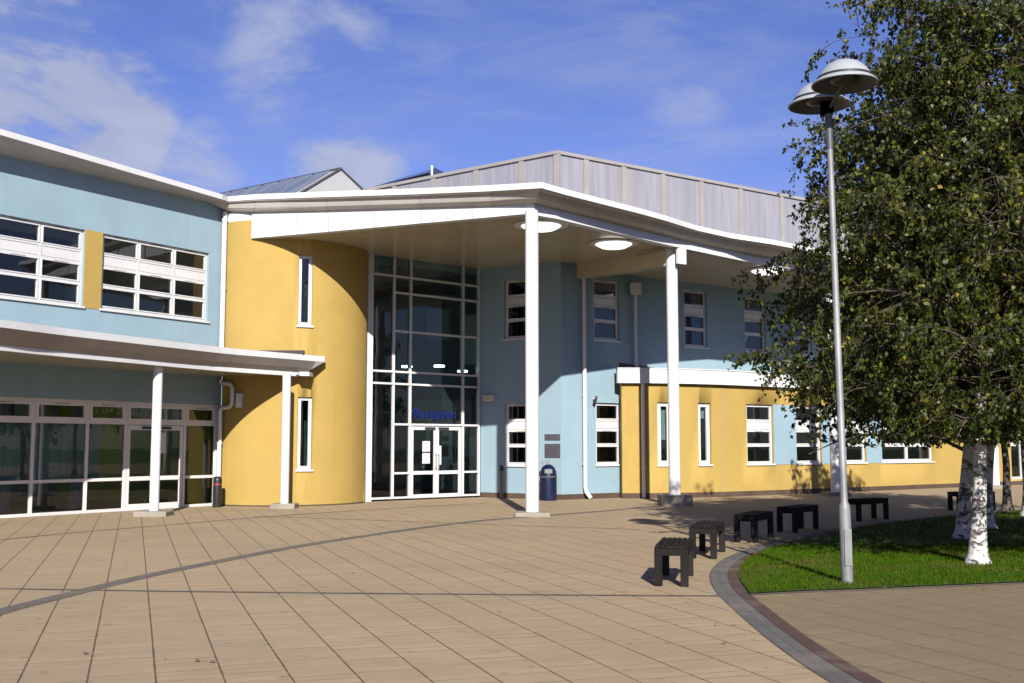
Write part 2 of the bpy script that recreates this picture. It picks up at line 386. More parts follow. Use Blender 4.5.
bld = thing('school_building', (1.4, 31.5, 0), 'two storey school with pale blue and yellow rendered walls under a white overhanging roof', 'building')

def wall(name, path, s0, s1, z0, z1, holes, mat, label=None, thick=.28, inner=PLAST, ztop=None, plinth=None):
    mb = MB()
    ss = sorted(set([s0, s1]+[x for h in holes for x in h[:2]]+[x for x in path.s if s0 < x < s1]))
    ss = [a for i, a in enumerate(ss) if i == 0 or a-ss[i-1] > 1e-5]
    zs = sorted(set([z0, z1]+[x for h in holes for x in h[2:4]]))
    zf = lambda t, z: ztop(t) if (ztop and z == z1) else z
    for a, b in zip(ss, ss[1:]):
        for c, d in zip(zs, zs[1:]):
            m, n = (a+b)/2, (c+d)/2
            if any(h[0]-1e-6 < m < h[1]+1e-6 and h[2] < n < h[3] for h in holes): continue
            mb.face([path.P(a, c), path.P(b, c), path.P(b, zf(b, d)), path.P(a, zf(a, d))], 0, smooth=len(path.p) > 6)
            mb.face([path.P(b, c, -thick), path.P(a, c, -thick), path.P(a, zf(a, d), -thick), path.P(b, zf(b, d), -thick)], 1)
    for h in holes:
        a, b, c, d = h[:4]
        for e0, e1, mt in ((0, -.11, 0), (-.11, -.42, 1)):
            for br0, br1 in zip(path.breaks(a, b), path.breaks(a, b)[1:]):
                mb.face([path.P(br1, c, e0), path.P(br1, c, e1), path.P(br0, c, e1), path.P(br0, c, e0)], mt)
                mb.face([path.P(br0, d, e0), path.P(br0, d, e1), path.P(br1, d, e1), path.P(br1, d, e0)], mt)
            mb.face([path.P(a, c, e0), path.P(a, d, e0), path.P(a, d, e1), path.P(a, c, e1)], mt)
            mb.face([path.P(b, c, e0), path.P(b, c, e1), path.P(b, d, e1), path.P(b, d, e0)], mt)
    for a, flip in ((s0, 1), (s1, 0)):
        q = [path.P(a, z0), path.P(a, z0, -thick), path.P(a, zf(a, z1), -thick), path.P(a, zf(a, z1))]
        mb.face(q if flip else q[::-1], 0)
    # merge the doubled vertices so that curved walls shade smoothly
    o = mb.build(name, [mat, inner], bld)
    bm = bmesh.new(); bm.from_mesh(o.data); bmesh.ops.remove_doubles(bm, verts=bm.verts, dist=1e-4); bm.to_mesh(o.data); bm.free()
    props(o, label)
    if plinth:
        for a, b in plinth:
            pm = MB(); path.pbox(pm, a, b, -.05, .15, -.02, .006); pm.build('plinth', BRICK, o)
    return o

def frame(path, s0, s1, z0, z1, ss, zs, panels=(), fw=.055, sash=True, o0=-.15, o1=-.07, mat=UPVC, gl=GLASS, name='window', label=None, sill=True, skip=(), blind_or_reflection=None, vents=True, top_sash=0):
    """window part: frame bars, with panes, spandrels and sill as its pieces.  ss, zs: inner bars"""
    mb = MB(); S_ = [s0]+list(ss)+[s1]; Z_ = [z0]+list(zs)+[z1]; h = fw/2
    es = [(s0, s0+fw)]+[(a-h, a+h) for a in ss]+[(s1-fw, s1)]
    for a, b in es: path.pbox(mb, a, b, z0, z1, o0, o1)
    pane, span = MB(), MB(); np_, ns_ = 0, 0
    for i in range(len(S_)-1):
        a, b = es[i][1], es[i+1][0]
        path.pbox(mb, a, b, z0, z0+fw, o0+.002, o1-.002); path.pbox(mb, a, b, z1-fw, z1, o0+.002, o1-.002)
        for k, z in enumerate(zs):
            if (i, k) in skip: continue
            path.pbox(mb, a, b, z-h, z+h, o0+.002, o1-.002)
        lo = z0+fw
        for k in range(len(Z_)-1):
            if (i, k) in skip and k < len(zs): continue
            hi = (Z_[k+1]-h) if k < len(zs) else z1-fw
            if k in panels:
                path.pbox(span, a+.006, b-.006, lo+.01, hi-.01, o0+.01, o1-.012); ns_ += 1
            else:
                if sash or (top_sash and k == len(Z_)-2):
                    w, q0, q1 = top_sash or .026, o0+.02, o1+.012
                    path.pbox(mb, a, a+w, lo, hi, q0, q1); path.pbox(mb, b-w, b, lo, hi, q0, q1)
                    path.pbox(mb, a+w, b-w, lo, lo+w, q0+.001, q1-.001); path.pbox(mb, a+w, b-w, hi-w, hi, q0+.001, q1-.001)
                om = (o0+o1)/2+(.02 if False else 0)
                br = path.breaks(a, b)
                for u, v in zip(br, br[1:]):
                    pane.face([path.P(u, lo, om), path.P(v, lo, om), path.P(v, hi, om), path.P(u, hi, om)])
                np_ += 1
            lo = hi+fw
    o = mb.build(name, mat, bld); props(o, label)
    if np_: pane.build('pane', gl, o)
    if ns_: span.build('spandrel', mat, o)
    if sill:
        sm = MB(); path.pbox(sm, s0-.04, s1+.04, z0-.05, z0-.003, o0, .045); sm.build('sill', mat, o)
    if vents:
        for i in range(len(S_)-1):
            a, b = es[i][1], es[i+1][0]; c = (a+b)/2; w = min(.18, (b-a)*.28)
            for z in ([z1-fw*.75] if vents is True else vents):
                vm = MB(); path.pbox(vm, c-w, c+w, z, z+.022, o1-.004, o1+.012); vm.build('trickle_vent', BEIGEB, o)
    if blind_or_reflection:  # grey cloth blind, or a blue sheet standing in for reflected sky
        bm_ = MB(); path.pbox(bm_, s0+.06, s1-.06, z0+.05 if blind_or_reflection[1] is None else z1-blind_or_reflection[1]*(z1-z0), z1-.05, o0-.10, o0-.085); bm_.build('blind_or_reflection', blind_or_reflection[0], o)
    return o

def rect(path, x0, x1, yt, yb, xm=None):
    s0 = path.at(x0, (yt+yb)/2)[0]; s1 = path.at(x1, (yt+yb)/2)[0]; xm = (x0+x1)/2 if xm is None else xm
    return s0, s1, path.at(xm, yb)[1], path.at(xm, yt)[1]

# ---- left wing -----------------------------------------------------------
wz = lambda t: 7.80-.004*(WING.L-t)               # soffit line rises to the left
def wr(pts): return [WING.at(*p) for p in pts]
u2 = rect(WING, 101.5, 208.5, 280, 280) ; u1b = WING.at(84, 260)[0]
uz1 = WING.at(155, 243.0)[1]; uz0 = WING.at(155, 315.0)[1]
uw = (u2[1]-u2[0])/3
U2 = (u2[0], u2[1], uz0, uz1); U1 = (u1b-uw*3, u1b, uz0, uz1)
U0 = (U1[0]-uw*3-(u2[0]-u1b), U1[0]-(u2[0]-u1b), uz0, uz1)
gz1 = WING.at(128, 401.5)[1]; gL = WING.at(218.5, 450)[0]
GR = (.4, gL, 0, gz1)
wall('wall', WING, 0, WING.L, 0, 8.2, [U0, U1, U2, GR], BLUE, 'pale blue rendered wall of the left wing', ztop=lambda t: wz(t)+.03, plinth=[(gL, WING.L)])
hgt = uz1-uz0
zt, zp, zm = uz0+hgt*.725, uz0+hgt*.565, uz0+hgt*.305
for U in (U0, U1, U2):
    frame(WING, U[0], U[1], U[2], U[3], [U[0]+uw, U[0]+2*uw], [zm, zp, zt], panels=(2,), fw=.055, vents=[uz1-.045, zp-.045], label='six pane white upper window of the left wing' if U is U2 else None)
mb = MB(); WING.pbox(mb, U1[1]+.004, U2[0]-.004, uz0-.03, uz1+.01, -.01, .012); props(mb.build('wall_panel', YEL, bld), 'yellow panel between the upper windows')
mb = MB(); WING.pbox(mb, U0[1]+.004, U1[0]-.004, uz0-.03, uz1+.01, -.01, .012); mb.build('wall_panel', YEL, bld)
# ground floor glazing of the wing
ms = [WING.at(x, 450)[0] for x in (34.7, 89, 127.5, 186.5)]
lft = []; x = ms[0]
while x > 1.9: x -= 1.35; lft.insert(0, x)
allm = lft+ms
ztr = WING.at(128, 423)[1]; zmid = WING.at(128, 479)[1]
nd = len(allm)-1                                     # door bay index
frame(WING, GR[0], GR[1], GR[2], GR[3], allm, [zmid, ztr], fw=.07, sash=False, mat=FRAMEB, gl=GLASS, name='glazed_screen', label='long ground floor glazed screen under the left canopy', sill=False, skip=((nd, 0),), vents=[gz1-.11], top_sash=.07)
def door(path, s0, s1, z1, leaves, mat=UPVC, zmid=.95, label=None, notices=(), o=-.11):
    w = (s1-s0)/leaves
    for i in range(leaves):
        a, b = s0+i*w+.006, s0+(i+1)*w-.006; mb = MB(); f = .085
        path.pbox(mb, a, a+f, .03, z1, o-.03, o+.03); path.pbox(mb, b-f, b, .03, z1, o-.03, o+.03)
        for c, d in ((.03, .15), (zmid-.05, zmid+.05), (z1-.11, z1)): path.pbox(mb, a+f, b-f, c, d, o-.028, o+.028)
        d = mb.build('door', mat, bld); props(d, label)
        for c, e in ((.15, zmid-.05), (zmid+.05, z1-.11)):
            pm = MB(); pm.face([path.P(a+f, c, o), path.P(b-f, c, o), path.P(b-f, e, o), path.P(a+f, e, o)]); pm.build('pane', GLASS, d)
        hm = MB(); hs = (b-f/2) if i == 0 else (a+f/2)
        hm.tube([path.P(hs, .85, o+.09), path.P(hs, 1.30, o+.09)], .014, 8)
        for hh in (.88, 1.27): hm.tube([path.P(hs, hh, o+.02), path.P(hs, hh, o+.09)], .010, 6)
        hm.build('handle', STEEL, d)
        cm = MB(); path.pbox(cm, (b-.42) if i == 0 else a+.06, (b-.06) if i == 0 else a+.42, z1-.085, z1-.03, o+.031, o+.075); cm.build('closer', DARK, d)
        for (ni, u, z, nw, nh) in notices:
            if ni == i:
                nm = MB(); path.pbox(nm, a+u, a+u+nw, z, z+nh, o+.004, o+.009); nm.build('notice', PAPER, d)
door(WING, ms[2]+.0425, ms[3]-.0425, ztr-.05, 2, FRAMEB, zmid, notices=((1, .15, 1.35, .16, .5),))

# ---- yellow drum ---------------------------------------------------------
D1 = rect(DRUM, 298.5, 312.5, 255, 325.5); D2 = rect(DRUM, 297.5, 312, 397, 469.5)
wall('wall', DRUM, 0, DRUM.L, 0, 7.36, [D1, D2], YEL, 'curved yellow rendered wall beside the entrance', inner=DARKI)
for D in (D1, D2): frame(DRUM, *D, [], [], fw=.06, vents=False, label=('tall narrow upper window in the yellow curve' if D is D1 else 'tall narrow lower window in the yellow curve'))
mb = MB(); DRUM.pbox(mb, 0, DRUM.L, -.05, .035, -.02, .008); mb.build('plinth', BRICK, bld)
mb = MB(); DRUM.pbox(mb, 0.02, 1.3, 7.36, 7.62, -.2, .004); mb.build('frieze', WHITE, bld)

# ---- entrance glazing ----------------------------------------------------
GT = 6.97
sx = [GLZ.at(x, 450)[0] for x in (393.3, 410.2, 463.3)]
zt1, zt2, zt3 = [GLZ.at(425, y)[1] for y in (279.7, 295.6, 333.3)]
zt4, zt5, zt6 = [GLZ.at(425, y)[1] for y in (373.2, 385.0, 424.7)]
zlow = GLZ.at(425, 472.7)[1]
ZS = [zlow, zt6, zt5, zt4, zt3, zt2, zt1]
frame(GLZ, .02, GLZ.L-.02, .05, GT, sx, ZS, fw=.056, sash=False, o0=-.14, o1=0, gl=GLASSD, name='glazed_screen', label='two storey glazed entrance screen with white bars', sill=False, vents=False,
      skip=((0, 0), (0, 1), (0, 4), (0, 5), (2, 0)))
mb = MB(); GLZ.pbox(mb, -.12, .06, 0, GT, -.2, .03); mb.build('frame_post', WHITE, bld)
mb = MB(); GLZ.pbox(mb, sx[0]+.038, GLZ.L-.1, zt5+.03, zt4-.03, -.30, -.16); mb.build('floor_edge', BLIND, bld)
door(GLZ, sx[1]+.05, sx[2]-.05, zt6-.04, 2, UPVC, zlow, 'glazed white entrance door', notices=((0, .42, 1.36, .27, .30), (0, .42, 1.02, .27, .30), (1, .02, .98, .17, .55)), o=-.07)
# lettering hung behind the glass above the doors
cu = bpy.data.curves.new('reception_lettering', 'FONT'); cu.body = 'Reception'; cu.size = .385; cu.extrude = .012; cu.offset = .009; cu.resolution_u = 3; cu.align_x = 'CENTER'
tmp = bpy.data.objects.new('tmp', cu); COL.objects.link(tmp); bpy.context.view_layer.update()
tm = bpy.data.meshes.new_from_object(tmp.evaluated_get(bpy.context.evaluated_depsgraph_get())); bpy.data.objects.remove(tmp)
txt = bpy.data.objects.new('lettering', tm); COL.objects.link(txt); tm.materials.clear(); tm.materials.append(SIGNB)
a0 = GLZ.at(436, 418)
p = Vector(GLZ.P(a0[0], a0[1], -.055)); ang = math.atan2(GD.y, GD.x)
txt.parent = bld; txt.location = p-bld.location; txt.rotation_euler = (math.pi/2, 0, ang); props(txt, 'blue lettering above the entrance doors')
# ---- blue walls ----------------------------------------------------------
b1u = rect(B1, 504.5, 526.5, 279.5, 338.5); b1l = rect(B1, 505, 527.5, 403.5, 465)
b1u = (b1u[0], b1u[0]+1.02, b1u[2], b1u[3]); b1l = (b1l[0], b1l[0]+1.02, b1l[2], b1l[3])
def type_a(path, r, label=None, blind_or_reflection=None):
    h = r[3]-r[2]
    frame(path, *r, [], [r[2]+h*.315, r[2]+h*.565, r[2]+h*.72], panels=(2,), fw=.05, label=label, vents=[r[3]-.045, r[2]+h*.54], blind_or_reflection=blind_or_reflection)
wall('wall', B1, 0, B1.L, 0, 7.05, [b1u, b1l], BLUE, 'pale blue rendered wall beside the entrance', plinth=[(0, B1.L)])
type_a(B1, b1u, 'upper window beside the entrance glazing'); type_a(B1, b1l, 'lower window beside the entrance glazing')
up = [rect(B2, 593.3, 619.3, 279.5, 340.5), rect(B2, 684, 709.2, 291, 346.8), rect(B2, 744.5, 767, 298.2, 350.2)]
w0 = up[0][1]-up[0][0]; ze, zh = (up[0][2]+up[1][2])/2, (up[0][3]+up[1][3])/2
up = [(u[0], u[0]+w0, ze, zh) for u in up]
for k in range(1, 6): up.append((up[2][0]+2.35*k, up[2][0]+2.35*k+w0, ze, zh))
lo = rect(B2, 596, 620.8, 403, 464.5)
wall('wall', B2, 0, B2.L, 0, 7.0, up+[lo], BLUE, 'pale blue rendered wall right of the corner', plinth=[(0, B2.at(624, 490)[0])])
for k, u in enumerate(up): type_a(B2, u, ['upper window nearest the corner downpipe', 'upper window right of the second column', None][min(k, 2)], blind_or_reflection=(SKYREFL, None) if k < 3 else None)
type_a(B2, lo, 'lower window left of the yellow block')
# open casements: stays sticking out
for k in (0, 2):
    mb = MB(); u = up[k]; zz = u[2]+.33
    B2.pbox(mb, u[0]-.0, u[0]+.04, zz-.02, zz+.02, -.1, .02); mb.tube([B2.P(u[0]+.02, zz, .0), B2.P(u[0]-.28, zz+.22, .42)], .022, 6); mb.build('window_stay', UPVC, bld)
# ---- single storey yellow block -----------------------------------------
y1 = rect(YW, 657.6, 671.5, 403, 465); y2 = rect(YW, 698.5, 711, 403, 464); y3 = rect(YW, 746.8, 773.3, 404, 464)
zb, zz1 = (y1[2]+y2[2]+y3[2])/3, (y1[3]+y2[3]+y3[3])/3
y1, y2, y3 = [(r[0], r[1], zb, zz1) for r in (y1, y2, y3)]
def yr(x0, x1): return (YW.at(x0, 450)[0], YW.at(x1, 450)[0], zb, zz1)
y4, y5, y6 = yr(796.5, 821.6), yr(846, 866), yr(881.8, 933)
y7 = (YW.at(1011, 450)[0], YW.at(1023, 450)[0], zb-.75, zz1)
PZ0, PZ1 = 3.36, 3.78
yw = wall('wall', YW, 0, YW.L, 0, PZ1-.06, [y1, y2, y3, y4, y5, y6, y7], YEL, 'yellow rendered wall of the single storey block', plinth=[(0, YW.L)])
for r, bl in ((y1, (BLIND, .6)), (y2, (BLIND, .25))): frame(YW, *r, [], [], fw=.09, vents=False, label='narrow slit window in the yellow block', blind_or_reflection=bl)
for r in (y3, y4, y5): type_a(YW, r, 'window set in the pale blue band of the yellow block')
frame(YW, *y6, [(y6[0]+y6[1])/2], [zb+(zz1-zb)*.315, zb+(zz1-zb)*.565, zb+(zz1-zb)*.72], panels=(2,), fw=.06, vents=False)
frame(YW, *y7, [], [zb+.6], fw=.07, vents=False, sill=False)
for a, b in ((y3[1], y4[0]), (y4[1], y5[0]), (y5[1], y6[0])):
    mb = MB(); YW.pbox(mb, a+.004, b-.004, zb-.03, zz1+.01, -.01, .012); mb.build('wall_panel', BLUE, bld)
mb = MB(); sj = YW.at(722, 450)[0]; YW.pbox(mb, sj-.008, sj+.008, .16, PZ0+.02, -.01, .003); mb.build('expansion_joint', BEIGEB, bld)
# side return, flat roof, parapet
mb = MB()
q0 = Vector(YW.P(0, 0)[:2]); q1 = q0+Vector((.62, 1)).normalized()*.9
SIDE = Path([q1, q0]); SIDE.pbox(mb, 0, SIDE.L-.01, 0, PZ1-.07, -.02, .001); mb.build('side_wall', YEL, bld)
mb = MB(); ol = [YW.P(t, PZ1-.09, -.01) for t in YW.s]+[(30, 60, PZ1-.09), B2.P(B2.L, PZ1-.09, -.1)]+[B2.P(t, PZ1-.09, -.1) for t in reversed(B2.breaks(B2.at(622, 380)[0], B2.L)[:-1])]
mb.poly(ol); mb.build('flat_roof', DECK, bld)
mb = MB(); YW.pbox(mb, -.14, YW.L, PZ0, PZ1, -.10, .16)
PE = Path([q1+Vector((-.16, 0)), q0+Vector((-.16, -.1))]); mb.box(0, 1, 0, 1, 0, 1) if False else None
pp = mb.build('parapet', WHITE, bld)
mb = MB(); YW.pbox(mb, -.145, YW.L, PZ1, PZ1+.03, -.14, .185); mb.build('coping', UPVC, pp)
mb = MB(); sa, sb = B2.at(619, 366)[0], B2.at(690, 366)[0]
B2.pbox(mb, sa, sb, PZ1-.05, lambda t: PZ1+.22-.18*(t-sa)/(sb-sa), -.01, .012); mb.build('flashing', DARK, bld)

# ---- main roof ---------------------------------------------------------
def wl(o, z, t): p = WING.P(t, z, o); return (p[0], p[1], z)
ts = [0, 4, 8, 11, 13.2, 14.4]
FL = [(*WING.P(t, 0, .50+.026*(WING.L-t))[:2], 7.93+.028*(WING.L-t), 7.80+.028*(WING.L-t)) for t in ts]
J = (-7.36, 28.06, 7.97, 7.84)
MIDS = [(-6.55, 27.66, 7.94, 7.80), (-4.6, 26.6, 7.76, 7.62), (-2.2, 25.33, 7.54, 7.40), (-.5, 24.43, 7.40, 7.26)]
C = (.65, 23.66, 7.285, 7.15)
RT = [(1.23, 24.20), (1.85, 24.86), (3.12, 26.20), (3.86, 27.05), (4.38, 27.72), (4.85, 28.30), (5.92, 29.33), (7.24, 30.25), (10.3, 32.8), (15, 37.2), (22, 43), (28, 47.5)]
FR = [(x, y, 7.25, 7.115) for x, y in RT]
FASC = FL+[J]+MIDS+[C]+FR
iL = [(*WING.P(t, 0, 0.006)[:2], wz(t)) for t in ts]
inJ = (-7.44, 28.36, 7.64)
inM = [(-6.70, 28.00, 7.54), (-4.55, 26.95, 7.35), (-2.1, 25.66, 7.14), (-.4, 24.78, 7.00)]
inC = (.50, 24.30, 6.94)
def inset(pts, d):
    out = []
    for i, p in enumerate(pts):
        a, b = Vector(pts[max(0, i-1)][:2]), Vector(pts[min(len(pts)-1, i+1)][:2]); t = (b-a).normalized()
        out.append((p[0]-t.y*d, p[1]+t.x*d))
    return out
inR = [(x, y, 6.90) for x, y in [(1.02, 24.72), (2.1, 25.93), (3.2, 27.13), (3.80, 27.78), (4.35, 28.38), (4.80, 28.83), (5.72, 29.75), (6.95, 30.95), (10.1, 33.55), (14.7, 37.55), (21.7, 43.35), (27.7, 47.9)]]
INN = iL+[inJ]+inM+[inC]+inR
mb = MB()
back = [(40, 62, 7.3), (10, 70, 7.6), (-14, 56, 8.2), (-28, 22, 8.9)]
mb.poly([(p[0], p[1], p[2]-.012) for p in FASC]+back); roof = mb.build('roof', DECK, bld)
mb = MB()
for a, b in zip(FASC, FASC[1:]):
    mb.face([(a[0], a[1], a[3]), (b[0], b[1], b[3]), (b[0], b[1], b[2]), (a[0], a[1], a[2])])
    q = inset([a, b], .12)
    mb.face([(a[0], a[1], a[2]), (b[0], b[1], b[2]), (*q[1], b[2]), (*q[0], a[2])])
mb.build('fascia', WHITE, roof)
# cladding under the fascia: a stepped, slightly hollow strip
mb = MB(); k0 = len(FL)
def lerp(a, b, t): return a+(b-a)*t
for i in range(len(FASC)-1):
    prof = []
    for j in (i, i+1):
        f, n = FASC[j], INN[j]
        if j < k0: ring = [(0, 0), (1, 1)]
        else: ring = [(0.06, 0), (.10, .10), (.34, .16), (.40, .40), (.50, .70), (.72, .92), (1, 1)]
        if len(ring) == 2: ring = [(0.05, 0)]+[(.05+.95*q/6, q/6) for q in range(1, 7)]
        prof.append([(lerp(f[0], n[0], u), lerp(f[1], n[1], u), lerp(f[3], n[2], v)) for u, v in ring])
    for q in range(6):
        mb.face([prof[0][q+1], prof[1][q+1], prof[1][q], prof[0][q]])
    mb.face([prof[0][0], prof[1][0], (FASC[i+1][0], FASC[i+1][1], FASC[i+1][3]), (FASC[i][0], FASC[i][1], FASC[i][3])])
mb.build('eaves_cladding', COVE, roof)
# joints of the cladding
for i in range(k0+1, len(FASC)-4, 1):
    f, n = FASC[i], INN[i]
    ring = [(.10, .10), (.34, .16), (.40, .40), (.50, .70), (.72, .92), (1, 1)]
    pts = [(lerp(f[0], n[0], u), lerp(f[1], n[1], u), lerp(f[3], n[2], v)-.004) for u, v in ring]
    mb = MB(); mb.tube(pts, .006, 4); mb.build('cladding_joint', BEIGEB, roof)
# beams under the eaves: outer face on the line INN, bottom lower
def zA(x, y): return 6.745-.01177*(x-.5)+.01417*(y-24.3)
def beam(name, top, zb, th, mat, n=None):
    mb = MB(); ins = inset(top, th)
    rings = [[(p[0], p[1], zb(p)), (p[0], p[1], p[2]), (*q, p[2]), (*q, zb(p))] for p, q in zip(top, ins)]
    mb.loft(rings, 0, True, True, False); return mb.build(name, mat, roof)
BL = [(-6.72, 28.02, 7.56)]+inM[1:]+[inC]
BL = [(-6.74, 28.06, 7.56), (-4.55, 26.95, 7.36), (-2.1, 25.66, 7.15), (-.4, 24.78, 7.01), (.50, 24.30, 6.95)]
beam('beam', BL, lambda p: zA(p[0], p[1])-.015, .22, WHITE)
BR = [(inC[0]+.004, inC[1]+.01, 6.93)]+[(p[0], p[1], 6.92) for p in inR]
beam('beam', BR, lambda p: 6.69, .22, WHITE)
mb = MB()                                              # panel joints of the left beam
for px in (293, 325, 372, 420, 472):
    k = on_ray(px, Vector((-6.74, 28.06)), Vector((7.24, -3.76)).normalized()); f = (k.x+6.74)/7.24
    mb.box(-.008, .008, -.006, .01, zA(k.x, k.y)-.01, lerp(7.53, 6.93, f), M=Matrix.Translation((k.x, k.y, 0)) @ Matrix.Rotation(math.atan2(-3.76, 7.24), 4, 'Z'))
mb.build('panel_joint', COVE, roof)
# soffits
BP = Path([(2.02, 31.95), (4.27, 28.72)])             # cross beam from the wall to the second column and past it
mb = MB(); polyA = [(-6.74, 28.2), (-.3, 24.85), (.5, 24.42), (2.1, 26.0), (4.2, 28.3), (2.1, 31.8), (2.3, 33.5), (-1, 34.5), (-5.2, 31.5), (-7.6, 30.2)]
mb.poly([(x, y, zA(x, y)) for x, y in polyA])
polyB = [(4.2, 28.3), (4.7, 28.85), (6.9, 31.0), (10.1, 33.6), (14.7, 37.6), (21.7, 43.4), (27.7, 48), (24, 50), (14, 43), (8, 38.5), (2.3, 33.5), (2.1, 31.8)]
mb.poly([(x, y, 6.68) for x, y in polyB])
so = mb.build('soffit', SOFF, roof)
mb = MB(); BP.pbox(mb, 0, BP.L, lambda t: 6.40-.14*t/BP.L, lambda t: zA(*BP.P(t, 0)[:2])+.05-.03*t/BP.L, -.16, .16); mb.build('beam', SOFF, roof)
mb = MB(); BP.pbox(mb, BP.L+.24, BP.L+.30, 6.27, 6.72, -.17, .14); BP.pbox(mb, BP.L+.10, BP.L+.24, 6.29, 6.69, -.06, .06); mb.build('beam_end', WHITE, roof)

# ---- columns ------------------------------------------------------------
for (x, y, r, h, pw, ph, pd) in ((.445, 24.40, .150, 6.80, .38, .09, .40), (4.215, 28.72, .152, 6.72, .40, .27, .42), (9.93, 34.0, .15, 6.75, .36, .12, .36), (17.4, 39.9, .15, 6.75, .36, .12, .36),
                          (-7.88, 24.45, .105, 3.30, .36, .11, .30), (-5.60, 27.32, .105, 3.30, .30, .12, .28)):
    mb = MB(); mb.lathe([(r, 0), (r, h)], 28, (x, y, 0)); c = mb.build('column', COLWHITE, bld)
    mb = MB(); mb.box(x-pw, x+pw, y-pd, y+pd, -.03, ph); mb.build('base_pad', CONC, c, .02)
# ---- left canopy ----------------------------------------------------------
CT = [(-12.3, 13.6), (-10.55, 17.1), (-9.35, 19.75), (-8.72, 21.4), (-7.80, 23.4), (-6.76, 25.6), (-5.85, 26.90), (-4.82, 28.25)]
CT = [tuple(v) for v in catmull([(x, y, 0) for x, y in CT], 4)]
rt = Vector((-.83, .56))                              # the way back from the tip to the drum
cz1, cz0, cb1, cb0 = 3.81, 3.68, 3.39, 3.29
ci = inset(CT, .27)
ci[-1] = (-5.24, 27.73)
tipb = (-5.2, 28.9); tipi = (-5.7, 28.9)
T_ = [(p[0], p[1]) for p in CT]+[tipb]; I_ = list(ci)+[tipi]
mb = MB(); wingback = [(*WING.P(t, 0, .003)[:2],) for t in (WING.L, 8, 0)]
mb.poly([(x, y, cz1+.012) for x, y in T_]+[(-6.9, 28.6, cz1+.012)]+[(x, y, cz1+.012) for x, y in wingback]); can = mb.build('canopy', DECK, bld); props(can, 'white edged flat canopy along the left wing')
mb = MB(); fm = MB(); lm = MB()
for i in range(len(T_)-1):
    a, b, c, d = T_[i], T_[i+1], I_[i], I_[i+1]
    mb.face([(*a, cz0), (*b, cz0), (*b, cz1+.012), (*a, cz1+.012)])
    m0, m1 = [(lerp(u[0], v[0], .55), lerp(u[1], v[1], .55)) for u, v in ((a, c), (b, d))]
    fm.face([(*c, cb1), (*d, cb1), (*m1, lerp(cz0, cb1, .62)), (*m0, lerp(cz0, cb1, .62))]); fm.face([(*m0, lerp(cz0, cb1, .62)), (*m1, lerp(cz0, cb1, .62)), (*b, cz0), (*a, cz0)])
    q = inset([(*c, 0), (*d, 0)], .12)
    lm.hexa([(*c, cb0), (*d, cb0), (*q[1], cb0), (*q[0], cb0), (*c, cb1), (*d, cb1), (*q[1], cb1), (*q[0], cb1)])
mb.build('fascia', WHITE, can); fm.build('cladding', BEIGEB, can); lm.build('lower_edge', WHITE, can)
mb = MB(); mb.poly([(x, y, cb0+.03) for x, y in I_]+[(-6.9, 28.6, cb0+.03)]+[(x, y, cb0+.03) for x, y in wingback]); mb.build('soffit', SOFF, can)
mb = MB(); mb.box(-.75, .75, -.06, .06, cz1, cz1+.12, M=Matrix.Translation((-6.0, 27.75, 0)) @ Matrix.Rotation(-.05, 4, 'Z')); mb.build('upstand', DARK, can)

# ---- downpipes -------------------------------------------------------------
def pipe(pts, r=.055, mat=WHITE, label=None, hop=None, clips=()):
    mb = MB(); mb.tube(pts, r, 12); o = mb.build('downpipe', mat, bld); props(o, label)
    if hop:
        h = MB(); h.box(-.17, .17, -.15, .15, -.20, .16, M=Matrix.Translation(hop)); h.build('hopper', mat, o, .02)
    if clips:
        k = MB()
        for z in clips: k.lathe([(r+.012, z-.03), (r+.012, z+.03)], 12, (pts[0][0], pts[0][1], 0))
        k.build('clip', mat, o)
x, y, _ = WING.P(WING.L-.13, 0, .11)
pipe([(x, y, 7.62), (x, y, 3.72)], .065, WHITE, 'white downpipe where the blue wing meets the yellow curve', clips=(7.4, 5.6, 4.0))
x2, y2, _ = DRUM.P(.10, 0, .13); x3, y3, _ = DRUM.P(.46, 0, .12)
pipe([(x2, y2, .02), (x2, y2, 2.42), (lerp(x2, x3, .15), lerp(y2, y3, .15), 2.50), (x3-.06, y3, 2.52), (x3, y3, 2.60), (x3, y3, 3.02), (x3-.05, y3, 3.10), (x2+.02, y2, 3.13), (x2, y2, 3.22)], .058, WHITE, clips=(.5, 1.6))
x, y, _ = B2.P(.78, 0, .11); fx, fy, _ = B2.P(.80, 0, .26)
pipe([(x, y, 6.5), (x, y, .34), (x+.03, y-.03, .2), (fx+.05, fy, .03)], .06, WHITE, 'white downpipe at the blue corner', clips=(5, 3, 1))
x, y, _ = B2.P(B2.at(632.7, 320)[0], 0, .13)
pipe([(x, y, 6.3), (x, y, 3.98), (x+.03, y-.08, 3.84)], .055, WHITE, 'short white downpipe with a hopper head', hop=(x, y, 6.28), clips=(5.2,))
x, y, _ = YW.P(YW.at(642.5, 440)[0], 0, .10)
pipe([(x, y, 3.4), (x, y, .02)], .05, FRAMEB, 'grey downpipe on the yellow block', clips=(2.4, .9))

# ---- soffit lights ---------------------------------------------------------
for (x, y) in ((.69, 25.75), (2.64, 28.2), (7.52, 31.98)):
    zc = (zA(x, y) if x < 5 else 6.68); mb = MB()
    mb.lathe([(.62, -.004), (.66, -.012), (.66, -.03), (.62, -.04), (.40, -.035)], 40, (x, y, zc)); l = mb.build('ceiling_light', COLWHITE, bld)
    mb = MB(); mb.lathe([(.48, -.038), (.45, -.06), (.33, -.125), (.30, -.132), (.02, -.134)], 40, (x, y, zc)); mb.build('bowl', BOWL, l)

